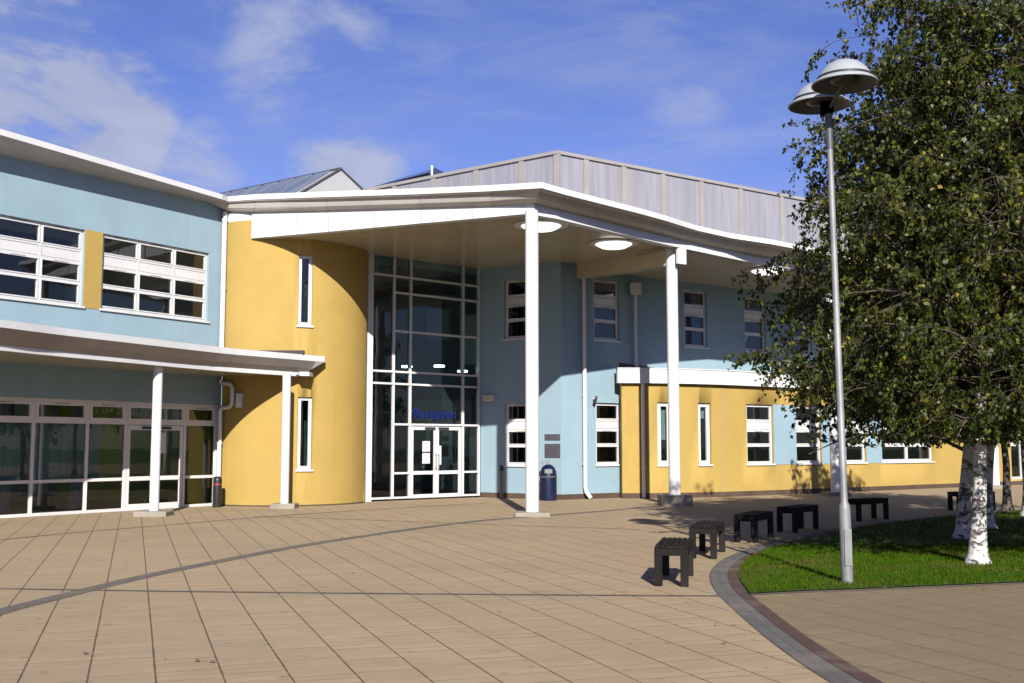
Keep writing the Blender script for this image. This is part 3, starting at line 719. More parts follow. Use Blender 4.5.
# ---- roof plant screen --------------------------------------------------
SC = Vector((1.36, 32.4)); zs_top = 10.36
dl = Vector((-1.30, 1)).normalized(); dr = Vector((1.43, 1)).normalized()
lp = [on_ray(px, SC, dl) for px in (522, 475.5, 432, 392, 362)]
rp = [on_ray(px, SC, dr) for px in (587.5, 626, 666, 705, 745, 787, 830, 870)]
SCP = Path([tuple(v) for v in reversed(lp)]+[tuple(SC)]+[tuple(v) for v in rp])
mb = MB(); z00 = 7.25
for a, b in zip(SCP.s, SCP.s[1:]): SCP.pbox(mb, a+.09, b-.09, z00+.25, zs_top-.1, -.03, 0)
scr = mb.build('plant_screen', SCREEN, bld); props(scr, 'pale louvred plant screen on the roof')
for t in SCP.s:
    mb = MB(); p = SCP.P(t, 0, -.01); d = SCP.p[min(SCP.seg(t)+1, len(SCP.p)-1)]-SCP.p[SCP.seg(t)]
    mb.box(-.095, .095, -.05, .05, z00, zs_top-.02, M=Matrix.Translation((p[0], p[1], 0)) @ Matrix.Rotation(math.atan2(d.y, d.x), 4, 'Z')); mb.build('post', POSTM, scr)
mb = MB(); SCP.pbox(mb, 0, SCP.L, zs_top-.1, zs_top, -.06, .06); SCP.pbox(mb, 0, SCP.L, z00+.9, z00+.97, -.08, .012); mb.build('rail', POSTM, scr)
mb = MB(); SCP.pbox(mb, 0, SCP.L, 7.0, z00+.25, -.10, -.04); mb.build('kerb', DECK, scr)
# ---- rooflights behind ---------------------------------------------------
mb = MB()   # north end: gabled lantern running back to the left
ax = Vector((-.80, .60)); ac = Vector((.80, .60)); o_ = Vector((-7.0, 44.0))
def rl(u, v, z): q = o_+ax*u+ac*v; return (q.x, q.y, z)
gz, ge = 12.75, 11.55
mb.face([rl(0, -1.7, ge), rl(0, 1.7, ge), rl(0, 0, gz)]); mb.face([rl(0, -1.7, 7.5), rl(0, 1.7, 7.5), rl(0, 1.7, ge), rl(0, -1.7, ge)])
mb.face([rl(0, -1.7, 7.5), rl(0, -1.7, ge), rl(9, -1.7, ge), rl(9, -1.7, 7.5)]); mb.face([rl(9, 1.7, 7.5), rl(9, 1.7, ge), rl(0, 1.7, ge), rl(0, 1.7, 7.5)])
mb.face([rl(9, -1.7, 7.5), rl(9, -1.7, ge), rl(9, 0, gz), rl(9, 1.7, ge), rl(9, 1.7, 7.5)]); mb.face([rl(0, 0, gz), rl(0, 1.7, ge), rl(9, 1.7, ge), rl(9, 0, gz)])
mb.face([rl(0, -1.7, ge), rl(0, 0, gz), rl(9, 0, gz), rl(9, -1.7, ge)])
rlo = mb.build('rooflight', RPANEL, bld); props(rlo, 'gabled grey roof lantern behind the entrance')
mb = MB()
for a in np.arange(.5, 8.6, 1.05):
    c = [rl(a, -1.62, ge+.08), rl(a, -.12, gz-.06), rl(a+.8, -.12, gz-.06), rl(a+.8, -1.62, ge+.08)]
    mb.hexa([(p[0], p[1], p[2]+.01) for p in c]+[(p[0], p[1], p[2]+.06) for p in c])
mb.build('rooflight_pane', paint('glazed_rooflight', (.13, .15, .19), .12, .1, 0, 20, 0, .6), rlo)
mb = MB(); mb.tube([rl(-.03, -1.75, ge), rl(-.03, 0, gz+.02), rl(-.03, 1.75, ge)], .05, 6); mb.tube([rl(0, 0, gz+.03), rl(9, 0, gz+.03)], .05, 6); mb.build('rooflight_trim', DKSTEEL, rlo)
mb = MB(); o2 = Vector((-7.6, 36.5))
def rb(u, v, z): q = o2+ax*u+ac*v; return (q.x, q.y, z)
h1, h2 = 9.85, 10.02
mb.face([rb(0, -.9, 7.5), rb(0, 1.2, 7.5), rb(0, 1.2, h1-.45), rb(0, -.9, h1)]); mb.face([rb(0, -.9, 7.5), rb(0, -.9, h1), rb(4, -.9, h1-.25), rb(4, -.9, 7.5)]); mb.face([rb(0, -.9, h1), rb(0, 1.2, h1-.45), rb(4, 1.2, h1-.6), rb(4, -.9, h1-.25)])
pbx = mb.build('plant_housing', RPANEL, bld)
mb = MB(); mb.face([rb(.25, -.92, 8.6), rb(1.3, -.92, 8.6), rb(1.3, -.92, h1-.25), rb(.25, -.92, h1-.2)][::-1]); mb.face([rb(1.7, -.92, 8.6), rb(3.4, -.92, 8.6), rb(3.4, -.92, h1-.4), rb(1.7, -.92, h1-.3)][::-1]); mb.build('louvre', DKSTEEL, pbx)
mb = MB(); mb.tube([rb(4, -.95, h1-.24), rb(0, -.95, h1+.02), rb(0, 1.25, h1-.44)], .04, 6); mb.build('rooflight_trim', DKSTEEL, pbx)
mb = MB()
for u in (-.2, .9, 2.4, 4.2, 5.6):
    q = rb(u, -1.3, 0); mb.tube([(q[0], q[1], 7.6), (q[0], q[1], 9.75-.08*u)], .025, 6)
mb.tube([(*rb(-.2, -1.3, 0)[:2], 9.72), (*rb(5.6, -1.3, 0)[:2], 9.28)], .022, 6); mb.build('guard_rail', STEEL, pbx)
mb = MB(); q = on_ray(433, Vector((0, 46)), Vector((1, 0))); bz = 12.2
for a, b in (((-2.6, -.4), (0, 0)), ((0, 0), (.8, .5))): pass
ap = (q.x, q.y, 13.32); bs = [(q.x-3.0, q.y+1.0, 12.66), (q.x-.2, q.y-1.6, 12.7), (q.x+1.1, q.y+.6, 12.9), (q.x-1.0, q.y+3, 12.7)]
for a, b in zip(bs, bs[1:]+bs[:1]): mb.face([a, b, ap]); mb.face([(a[0], a[1], 7.4), (b[0], b[1], 7.4), b, a])
pr = mb.build('rooflight', GLASSB, bld); props(pr, 'blue glass pyramid rooflight behind the plant screen')
mb = MB(); mb.tube([(q.x, q.y-1.7, 8), (q.x, q.y-1.7, 12.98)], .05, 8); mb.build('vent_pipe', WHITE, bld)

# ---- rooms behind the glass ------------------------------------------------
mb = MB()
mb.poly([WING.P(0, .02, -.28), WING.P(WING.L, .02, -.28), (-7.3, 29.3, .02), (-4.2, 30.4, .02), GLZ.P(0, .02, -.1), GLZ.P(GLZ.L, .02, -.1), B1.P(B1.L, .02, -.2), B2.P(8, .02, -.2), B2.P(18, .02, -.2), (20, 50, .02), (0, 46, .02), (-14, 38, .02), (-22, 22, .02)])
mb.build('interior_floor', IFLOOR, bld)
mb = MB()
WING.pbox(mb, 0, WING.L, 3.25, 3.62, -6.5, -.30); B1.pbox(mb, .3, B1.L-.3, 3.3, 3.6, -4, -.3); B2.pbox(mb, .3, B2.L, 3.85, 4.15, -4.5, -.3); DRUM.pbox(mb, .4, DRUM.L-.4, 3.3, 3.6, -.85, -.3)
mb.build('interior_slab', PLAST, bld)
mb = MB(); WING.pbox(mb, 0, WING.L, .02, wz(0)-.2, -6.7, -6.5); mb.build('interior_wall', PLAST, bld)
mb = MB(); WING.pbox(mb, WING.L-.20, WING.L-.05, .02, 3.25, -6.5, -.29); mb.build('interior_wall', OLIVE, bld)
mb = MB(); WING.pbox(mb, WING.L-.20, WING.L-.05, 3.62, 7.4, -6.5, -.29); mb.build('interior_wall', PLAST, bld)
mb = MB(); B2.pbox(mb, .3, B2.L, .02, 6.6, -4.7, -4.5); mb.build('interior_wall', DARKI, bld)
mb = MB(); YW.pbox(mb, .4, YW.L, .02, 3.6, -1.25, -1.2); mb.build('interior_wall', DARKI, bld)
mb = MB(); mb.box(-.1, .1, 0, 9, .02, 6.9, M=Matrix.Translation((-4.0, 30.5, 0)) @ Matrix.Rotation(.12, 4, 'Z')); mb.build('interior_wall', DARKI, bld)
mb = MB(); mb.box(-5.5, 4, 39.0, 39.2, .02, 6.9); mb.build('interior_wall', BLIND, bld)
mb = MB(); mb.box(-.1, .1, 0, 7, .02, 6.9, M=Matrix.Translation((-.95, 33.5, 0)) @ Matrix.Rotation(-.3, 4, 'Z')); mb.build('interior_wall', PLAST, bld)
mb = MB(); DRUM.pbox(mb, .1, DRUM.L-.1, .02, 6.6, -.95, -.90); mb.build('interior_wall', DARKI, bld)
mb = MB()
for t in (8.3, 10.1, 12.0): mb.lathe([(.17, .02), (.17, 3.25)], 20, WING.P(t, 0, -1.7))
mb.build('interior_column', FRAMEB, bld)
mb = MB(); mb.box(-2.2, -.9, 35.2, 36.0, .02, 1.1); mb.box(-2.3, -.8, 35.1, 36.1, 1.1, 1.15); mb.build('reception_counter', BLIND, bld)
mb = MB(); mb.box(-3.4, -1.4, 38.6, 38.95, 2.3, 3.1); mb.box(-1.8, -.9, 37.6, 37.8, 4.3, 6.0); mb.build('interior_panel', FRAMEB, bld)

for a, b in ((WING.at(3, 450)[0], ms[0]-.08), (ms[0]+.06, ms[1]-.06), (ms[1]+.06, ms[2]-.45)):  # pale slats stand in for the wavy reflections in these panes
    mb = MB(); n = int((b-a)/.09)
    for i in range(n):
        q = a+(b-a)*(i+.5)/n; w = .040*(b-a)/n/.09; WING.pbox(mb, q-w, q+w, zmid+.03+.02*math.sin(i*1.7), ztr-.03, -.42+.012*math.sin(i*2.3), -.41+.012*math.sin(i*2.3))
    props(mb.build('reflection_slats', paint('pale_reflection_colour', (.40, .45, .42), .8, .06), bld), kind=None)
mb = MB(); mb.box(-.06, .06, 0, 3.4, -.12, .12, M=Matrix.Translation((-2.7, 33.6, .7)) @ Matrix.Rotation(.5, 4, 'X')); mb.build('stair_string', PAPER, bld)
for (x, y, z, w, h) in ((-1.35, 34.6, 1.2, .5, .6), (-3.1, 33.2, 1.1, .35, .5), (-1.9, 36.8, 1.5, .9, .7), (-2.6, 38.4, 5.2, .8, 1.1)):
    mb = MB(); mb.box(x-w/2, x+w/2, y, y+.03, z, z+h); mb.build('display_board', PAPER, bld)
LOBBYFILL = lit('lit_lobby_or_fill_lamp', (.6, .6, .6), 9)
for (x, y, z) in ((-3.2, 33.4, 3.9), (-2.2, 33.2, 3.9), (-1.6, 35.5, 3.9), (-10.5, 31.5, 3.1), (-12.5, 29, 3.1), (-9.3, 33.2, 3.1)):  # first three hang in the lobby, the wing ones are added to brighten it
    mb = MB(); mb.lathe([(.16, 0), (.16, .05)], 20, (x, y, z)); mb.build('lobby_or_fill_lamp', LOBBYFILL, bld)
# ------------------------------------------------------------------ small things on and by the walls
def plaque(z0, z1, label):
    s0, s1 = B1.at(545, 445)[0], B1.at(560.3, 445)[0]; c = B1.P((s0+s1)/2, z0, 0)
    t = thing('wall_plaque', c, label, 'sign')
    mb = MB(); B1.pbox(mb, s0, s1, z0, z1, .004, .022); mb.build('board', PLAQUE, t)
    mb = MB()
    for a in (s0+.05, s1-.05): mb.tube([B1.P(a, (z0+z1)/2, .02), B1.P(a, (z0+z1)/2, .03)], .012, 8)
    mb.build('fixing', STEEL, t)
zz = [B1.at(553, y)[1] for y in (434.2, 440.2, 443.8, 457.6)]
plaque(zz[1], zz[0], 'slim grey plaque on the blue wall above the larger plaque'); plaque(zz[3], zz[2], 'larger grey plaque on the blue wall above the navy bin')
def wall_box(path, px, py, w, h, d, mat, name, label, cat, extra=None):
    s, z = path.at(px, py); t = thing(name, path.P(s, z-h/2, .003), label, cat)
    mb = MB(); path.pbox(mb, s-w/2, s+w/2, z-h/2, z+h/2, .003, d); mb.build('housing', mat, t, .012)
    mb = MB(); path.pbox(mb, s-w*.38, s+w*.38, z-h*.36, z+h*.30, d+.001, d+.012); mb.build('cover', extra or FRAMEB, t)
wall_box(B1, 490, 398.5, .34, .17, .13, FRAMEB, 'wall_light', 'small beige wall light on the shaded blue wall left of the lower window', 'wall light', SOFF)
wall_box(DRUM, 240.8, 400.5, .15, .36, .12, FRAMEB, 'meter_box', 'white wall box on the shaded yellow wall beside the bent downpipe', 'wall box')
s, z = B2.at(592.5, 399); t = thing('security_camera', B2.P(s, z, .003), 'tiny dark security camera on the blue wall above the lower window', 'camera')
mb = MB(); mb.tube([B2.P(s, z, .003), B2.P(s, z, .10)], .02, 8); mb.build('bracket', FRAMEB, t)
mb = MB(); mb.tube([B2.P(s+.05, z+.07, .13), B2.P(s-.02, z-.05, .15), B2.P(s-.07, z-.1, .17)], [.03, .045, .05], 10); mb.build('camera_body', DARK, t)

# bins and bollard
bx, by = 1.02, 31.15
t = thing('litter_bin', (bx, by, 0), 'navy blue dome topped litter bin against the blue wall under the plaques', 'bin')
mb = MB(); mb.lathe([(.235, .0), (.24, .04), (.24, .66), (.235, .72), (.225, .80), (.19, .90), (.13, .97), (.06, 1.005), (0.01, 1.01)], 32, (bx, by, 0)); mb.build('body', NAVY, t)
mb = MB(); mb.lathe([(.247, .64), (.249, .66), (.247, .69)], 32, (bx, by, 0), caps=False); mb.build('band', DKSTEEL, t)
mb = MB(); mb.box(-.11, .11, -.20, -.17, .76, .875, M=Matrix.Translation((bx, by-.03, 0))); mb.build('opening', STEEL, t, .01)
mb = MB(); mb.box(-.05, .05, -.03, .03, 1.02, 1.12, M=Matrix.Translation((bx-.02, by+.2, 0))); mb.box(-.17, -.10, -.03, .03, .99, 1.09, M=Matrix.Translation((bx-.02, by+.2, 0))); mb.build('latch', STEEL, t)
bx, by = -7.38, 27.78
t = thing('litter_bin', (bx, by, 0), 'slim black litter bin with a red band beside the left glazing', 'bin')
mb = MB(); mb.lathe([(.105, 0), (.11, .03), (.11, .68), (.10, .74), (.05, .765), (.01, .77)], 24, (bx, by, 0)); mb.build('body', BLACKP, t)
mb = MB(); mb.lathe([(.113, .56), (.114, .57), (.113, .58)], 24, (bx, by, 0), caps=False); mb.build('band', RED, t)
bx, by = -.30, 32.15
t = thing('bollard', (bx, by, 0), 'slim brown bollard with a dark cap standing by the entrance wall', 'bollard')
mb = MB(); mb.lathe([(.055, 0), (.055, .80)], 18, (bx, by, 0)); mb.build('post', paint('bronze_post', (.16, .12, .08), .45, .1, 0, 20, 0, .5, .3), t)
mb = MB(); mb.lathe([(.062, .80), (.064, .9), (.05, .955), (.01, .965)], 18, (bx, by, 0)); mb.build('cap', DARK, t)

# ------------------------------------------------------------------ benches round the lawn
BLAB = ['nearest dark timber bench, standing in full sunlight end on', 'dark timber bench directly behind the sunlit nearest one', 'third dark bench from the front, in tree shade left of the lawn',
        'fourth dark bench from the front, left of the lamp post', 'dark bench in shade directly right of the lamp post', 'farthest dark bench, partly behind the birch trunks']
BPOS = [((1.75, 12.28), (2.02, 13.52)), ((2.61, 15.25), (2.98, 16.45)), ((3.72, 17.75), (4.28, 18.85)), ((4.90, 19.85), (5.62, 20.85)), ((6.95, 22.75), (7.90, 23.55)), ((10.45, 26.3), (11.65, 26.75))]
def bench_meshes():
    L, W, H, lg = 1.10, .37, .415, .085; out = []
    legs = []
    for x in (lg/2, L-lg/2):
        for y in (-W/2+lg/2, W/2-lg/2):
            mb = MB(); mb.box(x-lg/2, x+lg/2, y-lg/2, y+lg/2, 0, H-.085); legs.append(mb)
    rail = MB()
    for x in (0, L-lg): rail.box(x+.001, x+lg-.001, -W/2+.001, W/2-.001, H-.085, H-.005)
    for y in (-W/2, W/2-.05): rail.box(lg, L-lg, y+.002, y+.048, H-.084, H-.004)
    seat = MB(); n = 6; g_ = .012; w = (W-.02-(n-1)*g_)/n
    for i in range(n): y = -W/2+.01+i*(w+g_); seat.box(-.012, L+.012, y, y+w, H-.004, H+.026)
    return legs, rail, seat
legs, rail, seat = bench_meshes(); proto = None
for i, (a, b) in enumerate(BPOS):
    rz = math.atan2(b[1]-a[1], b[0]-a[0])
    if proto is None:
        proto = thing('bench', (a[0], a[1], 0), BLAB[0], 'bench', 'dark benches curving round the lawn'); proto.location = (0, 0, 0)
        parts = [mb.build('leg', WOOD, proto, .006) for mb in legs]+[rail.build('frame', WOOD, proto, .005), seat.build('seat', WOOD, proto, .005)]
        o = proto
    else:
        o = proto.copy(); COL.objects.link(o)
        for c in parts: d = c.copy(); COL.objects.link(d); d.parent = o
        o['label'] = BLAB[i]
    o.location = (a[0], a[1], .004); o.rotation_euler.z = rz

# ------------------------------------------------------------------ lamp post
DIFF = paint('lamp_diffuser', (.03, .03, .03), .3, .05)
LX, LY = 3.728, 12.42
t = thing('lamp_post', (LX, LY, 0), 'tall galvanised lamp post with two white domed heads at the lawn edge', 'lamp post')
tilt = Vector((-.070, 0, 5.5))
def lp_(z): return (LX+tilt.x*z/5.5, LY, z)
mb = MB(); mb.tube([lp_(-.02), lp_(.84), lp_(.88), lp_(.92), lp_(4.95)], [.064, .064, .058, .040, .034], 20); mb.build('pole', STEEL, t)
mb = MB(); mb.tube([lp_(4.95), lp_(5.50)], .042, 16); mb.build('pole_top', DKSTEEL, t)
mb = MB(); mb.box(-.04, .04, -.072, -.064, .22, .62, M=Matrix.Translation((LX, LY, 0))); mb.build('service_door', STEEL, t)
for k, (hx, hy, hz) in enumerate(((3.735, 12.03, 5.575), (3.665, 12.80, 5.575))):
    mb = MB(); mb.tube([lp_(5.40), (lerp(LX-.08, hx, .5), lerp(LY, hy, .5), 5.50), (hx, hy, 5.62)], .018, 10); mb.box(-.06, .06, -.06, .06, 5.36, 5.50, M=Matrix.Translation((LX-.085, LY, 0)))
    mb.build('arm', DKSTEEL, t)
    mb = MB(); mb.lathe([(.300, .075), (.285, .11), (.245, .17), (.18, .235), (.10, .272), (.03, .284), (.002, .285)], 40, (hx, hy, hz), caps=False)
    h = mb.build('lamp_head', LAMPW, t)
    mb = MB(); mb.lathe([(.350, 0), (.365, .004), (.362, .018), (.305, .062), (.295, .064)], 40, (hx, hy, hz), caps=False); mb.build('rim', LAMPW, h)
    mb = MB(); mb.lathe([(.300, .056), (.310, .066), (.300, .090)], 40, (hx, hy, hz), caps=False); mb.build('groove', DARK, h)
    mb = MB(); mb.lathe([(.349, .002), (.27, .045), (.15, .07), (.01, .075)], 40, (hx, hy, hz), caps=False); mb.build('underside', DKSTEEL, h)
    mb = MB(); mb.lathe([(.16, .055), (.15, .035), (.10, .018), (.01, .012)], 32, (hx, hy, hz), caps=False); mb.build('diffuser', DIFF, h)

# ------------------------------------------------------------------ ground
mb = MB(); mb.box(-400, 400, -400, 600, -.6, -.02); props(mb.build('ground', TURF), kind='structure')
mb = MB(); mb.face([(-60, -40, 0), (60, -40, 0), (60, 75, 0), (-60, 75, 0)]); props(mb.build('plaza', PAVE), kind='structure')
def ribbon(name, cl, w, z, mat, th=0):
    mb = MB(); cl = [Vector((p[0], p[1])) for p in cl]; L = 0; w = w if isinstance(w, list) else [w]*len(cl)
    off = []
    for i, p in enumerate(cl):
        d = (cl[min(i+1, len(cl)-1)]-cl[max(i-1, 0)]).normalized(); n = Vector((-d.y, d.x)); off.append((p+n*w[i]/2, p-n*w[i]/2))
    for i in range(len(cl)-1):
        l2 = L+(cl[i+1]-cl[i]).length
        (a, b), (c, d) = off[i], off[i+1]
        mb.face([(*b, z), (*d, z), (*c, z), (*a, z)], uv=[(L, 0), (l2, 0), (l2, w[i+1]), (L, w[i])]); L = l2
    return props(mb.build(name, mat), kind='structure')
def cr(pts, n=5): return [(v[0], v[1]) for v in catmull([(p[0], p[1], 0) for p in pts], n)]
ribbon('paving_band', cr([(-4.95, 6.5), (-4.85, 8.6), (-4.77, 10.45), (-4.66, 11.3), (-4.53, 12.2), (-4.32, 13.35), (-3.97, 14.72), (-3.33, 16.95), (-2.55, 18.95), (-1.5, 21.3), (-.6, 22.9), (.5, 24.25), (1.95, 25.9), (3.2, 27.6), (4.86, 29.5), (7.5, 32)]), .22, .004, SETTD)
ribbon('paving_line', cr([(-9.2, 16.5), (-8.36, 18.3), (-7.87, 19.55), (-7.2, 20.75), (-6.62, 21.8), (-5.75, 23.4), (-4.7, 25.0), (-2.9, 27.3), (-.59, 29.8)]), .09, .003, SETTL)
ribbon('paving_line', cr([(-12, 13.2), (-8, 12.5), (-5.57, 12.12), (-4.41, 11.98), (-3.3, 11.86), (-1.17, 11.70), (.91, 11.58), (2.14, 11.53)]), .09, .003, SETTL)
ribbon('paving_line', cr([(-5.6, 24.2), (-4.5, 23.75), (-2.89, 23.0), (-1.42, 22.25), (-.43, 21.75), (.75, 21.2), (1.66, 20.8), (2.4, 20.4)]), .06, .003, SETTL)
GLs = [(2.3, 4.0), (2.17, 5.8), (2.08, 7.4), (2.05, 8.24), (2.05, 9.2), (2.09, 10.5), (2.17, 12.0), (2.37, 13.4), (2.68, 14.6), (3.06, 15.65), (3.55, 16.7), (4.3, 18.1), (5.3, 19.65), (6.75, 21.6), (8.6, 23.6), (10.8, 25.6), (14, 27.6), (18, 29), (24, 30)]
gl = cr(GLs)
def shift(pts, d):
    out = []
    for i, p in enumerate(pts):
        a, b = Vector(pts[max(0, i-1)]), Vector(pts[min(len(pts)-1, i+1)]); t_ = (b-a).normalized(); out.append((p[0]+t_.y*d, p[1]-t_.x*d))
    return out
ribbon('kerb_band', shift(gl, .105), .21, .005, SETTG)
ribbon('brick_edging', shift(gl, .275), .13, .008, SETTB)
edge = shift(gl, .345)
FRONT = [(2.47, 11.62), (3.0, 11.82), (3.78, 12.02), (4.8, 12.32), (5.9, 12.62), (8, 13.1), (12, 13.8), (20, 14.6)]
fr = cr(FRONT, 4)
pv = [p for p in edge if p[1] < 11.7]
mb = MB(); mb.poly([(p[0], p[1], .004) for p in pv]+[(p[0], p[1], .004) for p in fr]+[(30, 15, .004), (30, 3, .004)]); props(mb.build('path', PAVE2), kind='structure')
ribbon('lawn_edging', shift(fr, .03), .09, .008, SETTD)
up_ = [p for p in edge if p[1] >= 11.7]
lawn_poly = [(p[0], p[1]) for p in fr]+[(26, 22), (24.3, 30)]+[p for p in reversed(up_)]
mb = MB(); mb.poly([(p[0], p[1], .02) for p in lawn_poly]); props(mb.build('lawn', TURF), kind='structure')
# grass blades
def inside(P, poly):
    x, y = P[:, 0], P[:, 1]; r = np.zeros(len(P), bool); n = len(poly)
    for i in range(n):
        x1, y1_ = poly[i]; x2_, y2_ = poly[(i+1) % n]
        c = ((y1_ > y) != (y2_ > y)) & (x < (x2_-x1)*(y-y1_)/(y2_-y1_+1e-12)+x1); r ^= c
    return r
def scatter(n, x0, x1, y0, y1_, pw):
    P = np.stack([rng.uniform(x0, x1, n), y0+(y1_-y0)*rng.random(n)**pw], 1); return P[inside(P, lawn_poly)]
P = np.concatenate([scatter(85000, 2.4, 9.5, 11.6, 17.0, 1.3), scatter(50000, 2.8, 15, 14, 27, 1.2)])
n = len(P); h = rng.uniform(.022, .055, n); a = rng.uniform(0, 2*np.pi, n); w = rng.uniform(.003, .0055, n)*(1+(P[:, 1]-11)/9); ln = rng.normal(0, .016, (n, 2))
V = np.zeros((n, 3, 3)); V[:, 0, :2] = P-np.stack([np.cos(a)*w, np.sin(a)*w], 1); V[:, 1, :2] = P+np.stack([np.cos(a)*w, np.sin(a)*w], 1); V[:, :2, 2] = .018
V[:, 2, :2] = P+ln; V[:, 2, 2] = .02+h
def mesh_np(name, V, k, mat, tint=None, parent=None):
    m = V.shape[0]; me = bpy.data.meshes.new(name); me.vertices.add(m*k); me.vertices.foreach_set('co', V.reshape(-1))
    me.loops.add(m*k); me.loops.foreach_set('vertex_index', np.arange(m*k, dtype=np.int32)); me.polygons.add(m)
    me.polygons.foreach_set('loop_start', np.arange(0, m*k, k, dtype=np.int32)); me.polygons.foreach_set('loop_total', np.full(m, k, dtype=np.int32)); me.update()
    if tint is not None:
        at = me.attributes.new('tint', 'FLOAT', 'POINT'); at.data.foreach_set('value', np.repeat(tint, k).astype(np.float32))
    me.materials.append(mat); o = bpy.data.objects.new(name, me); COL.objects.link(o); o.parent = parent; return o
props(mesh_np('grass', V, 3, BLADE, rng.random(n)), 'short mown green grass of the lawn', 'grass', kind='stuff')
# dry leaves blown on the paving and lawn
n = 420; P = np.concatenate([np.stack([rng.uniform(-11, 4, 110), rng.uniform(7, 28, 110)], 1), np.stack([rng.uniform(2.5, 10, 310), rng.uniform(11.8, 24, 310)], 1)])
V = np.zeros((n, 4, 3)); a = rng.uniform(0, 6.28, n); r = rng.uniform(.015, .035, n)
for k in range(4):
    q = a+k*np.pi/2; rr = r*(1 if k % 2 == 0 else .6); V[:, k, 0] = P[:, 0]+np.cos(q)*rr; V[:, k, 1] = P[:, 1]+np.sin(q)*rr; V[:, k, 2] = .012+rng.uniform(0, .012, n)+np.where(inside(P, lawn_poly), .045, 0)
props(mesh_np('fallen_leaves', V, 4, LITTER), 'scattered dry brown leaves on the paving and grass', 'leaves', kind='stuff')

# ------------------------------------------------------------------ birches
def birch(x, y, H, r0, rad, zlow, nl, label, seed, lean=(0, 0), bark=BARK, leafn=11, prof=None, group=None, name='birch_tree', leaf=.034, zmin=None):
    rs = np.random.default_rng(seed); t = thing(name, (x, y, 0), label, 'tree', group)
    prof = prof or [(0, .82), (.1, 1.0), (.42, 1.0), (.58, .80), (.78, .58), (.92, .42), (1, .12)]
    def rp_(u): return float(np.interp(u, [q[0] for q in prof], [q[1] for q in prof]))*rad
    wob = rs.normal(0, .05, (12, 2)).cumsum(0)*.6; wob -= wob[0]
    zs_ = np.linspace(0, H, 12)
    def tr(z):
        u = z/H; return Vector((x+lean[0]*u+np.interp(z, zs_, wob[:, 0])*min(1, z/1.5), y+lean[1]*u+np.interp(z, zs_, wob[:, 1])*min(1, z/1.5), z))
    def rt_(z): return r0*max(0, 1-z/H)**.9*.95+.006
    mb = MB(); pts = [tr(z) for z in [-.05, .06, .16, .35, .7, 1.1, 1.6, 2.2, 3, 4, H*.54, H*.67, H*.8, H*.93]]
    rr = [r0*2.1, r0*1.65, r0*1.3, r0*1.1]+[rt_(q.z) for q in pts[4:]]
    mb.tube(pts, rr, 14); mb.build('trunk', bark, t)
    lm = MB(); LP, LD = [], []
    def limb(p0, d, L, r, depth, drop):
        n_ = 6 if depth < 2 else 5; P_ = [p0]; d = d.normalized()
        for i in range(n_):
            d = (d+Vector(rs.normal(0, .11, 3))+Vector((0, 0, -drop*(i/n_)))).normalized(); P_.append(P_[-1]+d*(L/n_))
        if depth == 0 or min(q.z for q in P_) > (zmin or 0)+.05: lm.tube(P_, [max(.002, r*(1-.85*i/n_)) for i in range(n_+1)], 6 if depth == 0 else 4, caps=False)
        return P_
    def at(P_, u):
        f = u*(len(P_)-1); i = min(int(f), len(P_)-2); return P_[i].lerp(P_[i+1], f-i), (P_[i+1]-P_[i]).normalized()
    for i in range(nl):
        u = ((i+rs.random())/nl)**1.12; z0 = zlow+.55+(H*.97-zlow-.55)*u*.94
        R_ = rp_((z0-zlow)/(H-zlow)); az = i*2.39996+rs.normal(0, .35); el = R(18+30*u+rs.normal(0, 7))
        L = max(.35, R_/math.cos(el)*rs.uniform(.80, 1.10))
        p0 = tr(max(.9, z0-L*math.sin(el)*.35)); d = Vector((math.cos(az)*math.cos(el), math.sin(az)*math.cos(el), math.sin(el)))
        A = limb(p0, d, L, rt_(p0.z)*.40+.004, 0, .17)
        nb = max(4, int(4+L*4.6))
        for j in range(nb):
            v = .12+.88*(j+rs.random())/nb; q, dd = at(A, v); sd = Vector((dd.y, -dd.x, 0)).normalized()*(1 if j % 2 else -1)
            bd = dd*rs.uniform(.35, .8)+sd*rs.uniform(.5, 1)+Vector((0, 0, rs.uniform(-.35, .45)))
            l2 = (.25+.38*L*(1-v*.55))*rs.uniform(.7, 1.2); B = limb(q, bd, l2, .0075, 1, .30)
            nt_ = max(2, int(l2*5.0))
            for k in range(nt_+1):
                v2 = .3+.7*(k+rs.random()*.8)/(nt_+.8); v2 = min(1, v2); q2, d2 = at(B, v2)
                td = d2*.5+Vector(rs.normal(0, .5, 3))+Vector((0, 0, -.35)); l3 = rs.uniform(.22, .52); T = limb(q2, td, l3, .003, 2, .55)
                m_ = int(leafn*rs.uniform(.6, 1.25))
                for _ in range(m_):
                    q3, d3 = at(T, rs.uniform(.1, 1)); LP.append(q3+Vector(rs.normal(0, .028, 3))); LD.append(d3)
    lm.build('branches', TWIG, t)
    LPn = np.array([tuple(q) for q in LP]); keep = (LPn[:, 2] > (zmin or zlow*.72)+.18*rs.random(len(LPn))); LPn = LPn[keep]; m_ = len(LPn)
    ax_ = rs.normal(0, .55, (m_, 3)); ax_[:, 2] -= .75; ax_ /= np.linalg.norm(ax_, axis=1)[:, None]
    nr = rs.normal(0, 1, (m_, 3)); nr -= (nr*ax_).sum(1)[:, None]*ax_; nr /= np.linalg.norm(nr, axis=1)[:, None]; sd = np.cross(ax_, nr)
    sz = leaf*rs.uniform(.65, 1.3, m_)[:, None]; LPn = LPn-np.array([x, y, 0])
    V_ = np.stack([LPn-ax_*sz*.95, LPn-ax_*sz*.15+sd*sz*.80+nr*sz*.22, LPn+ax_*sz*1.25, LPn-ax_*sz*.15-sd*sz*.80+nr*sz*.22], 1)
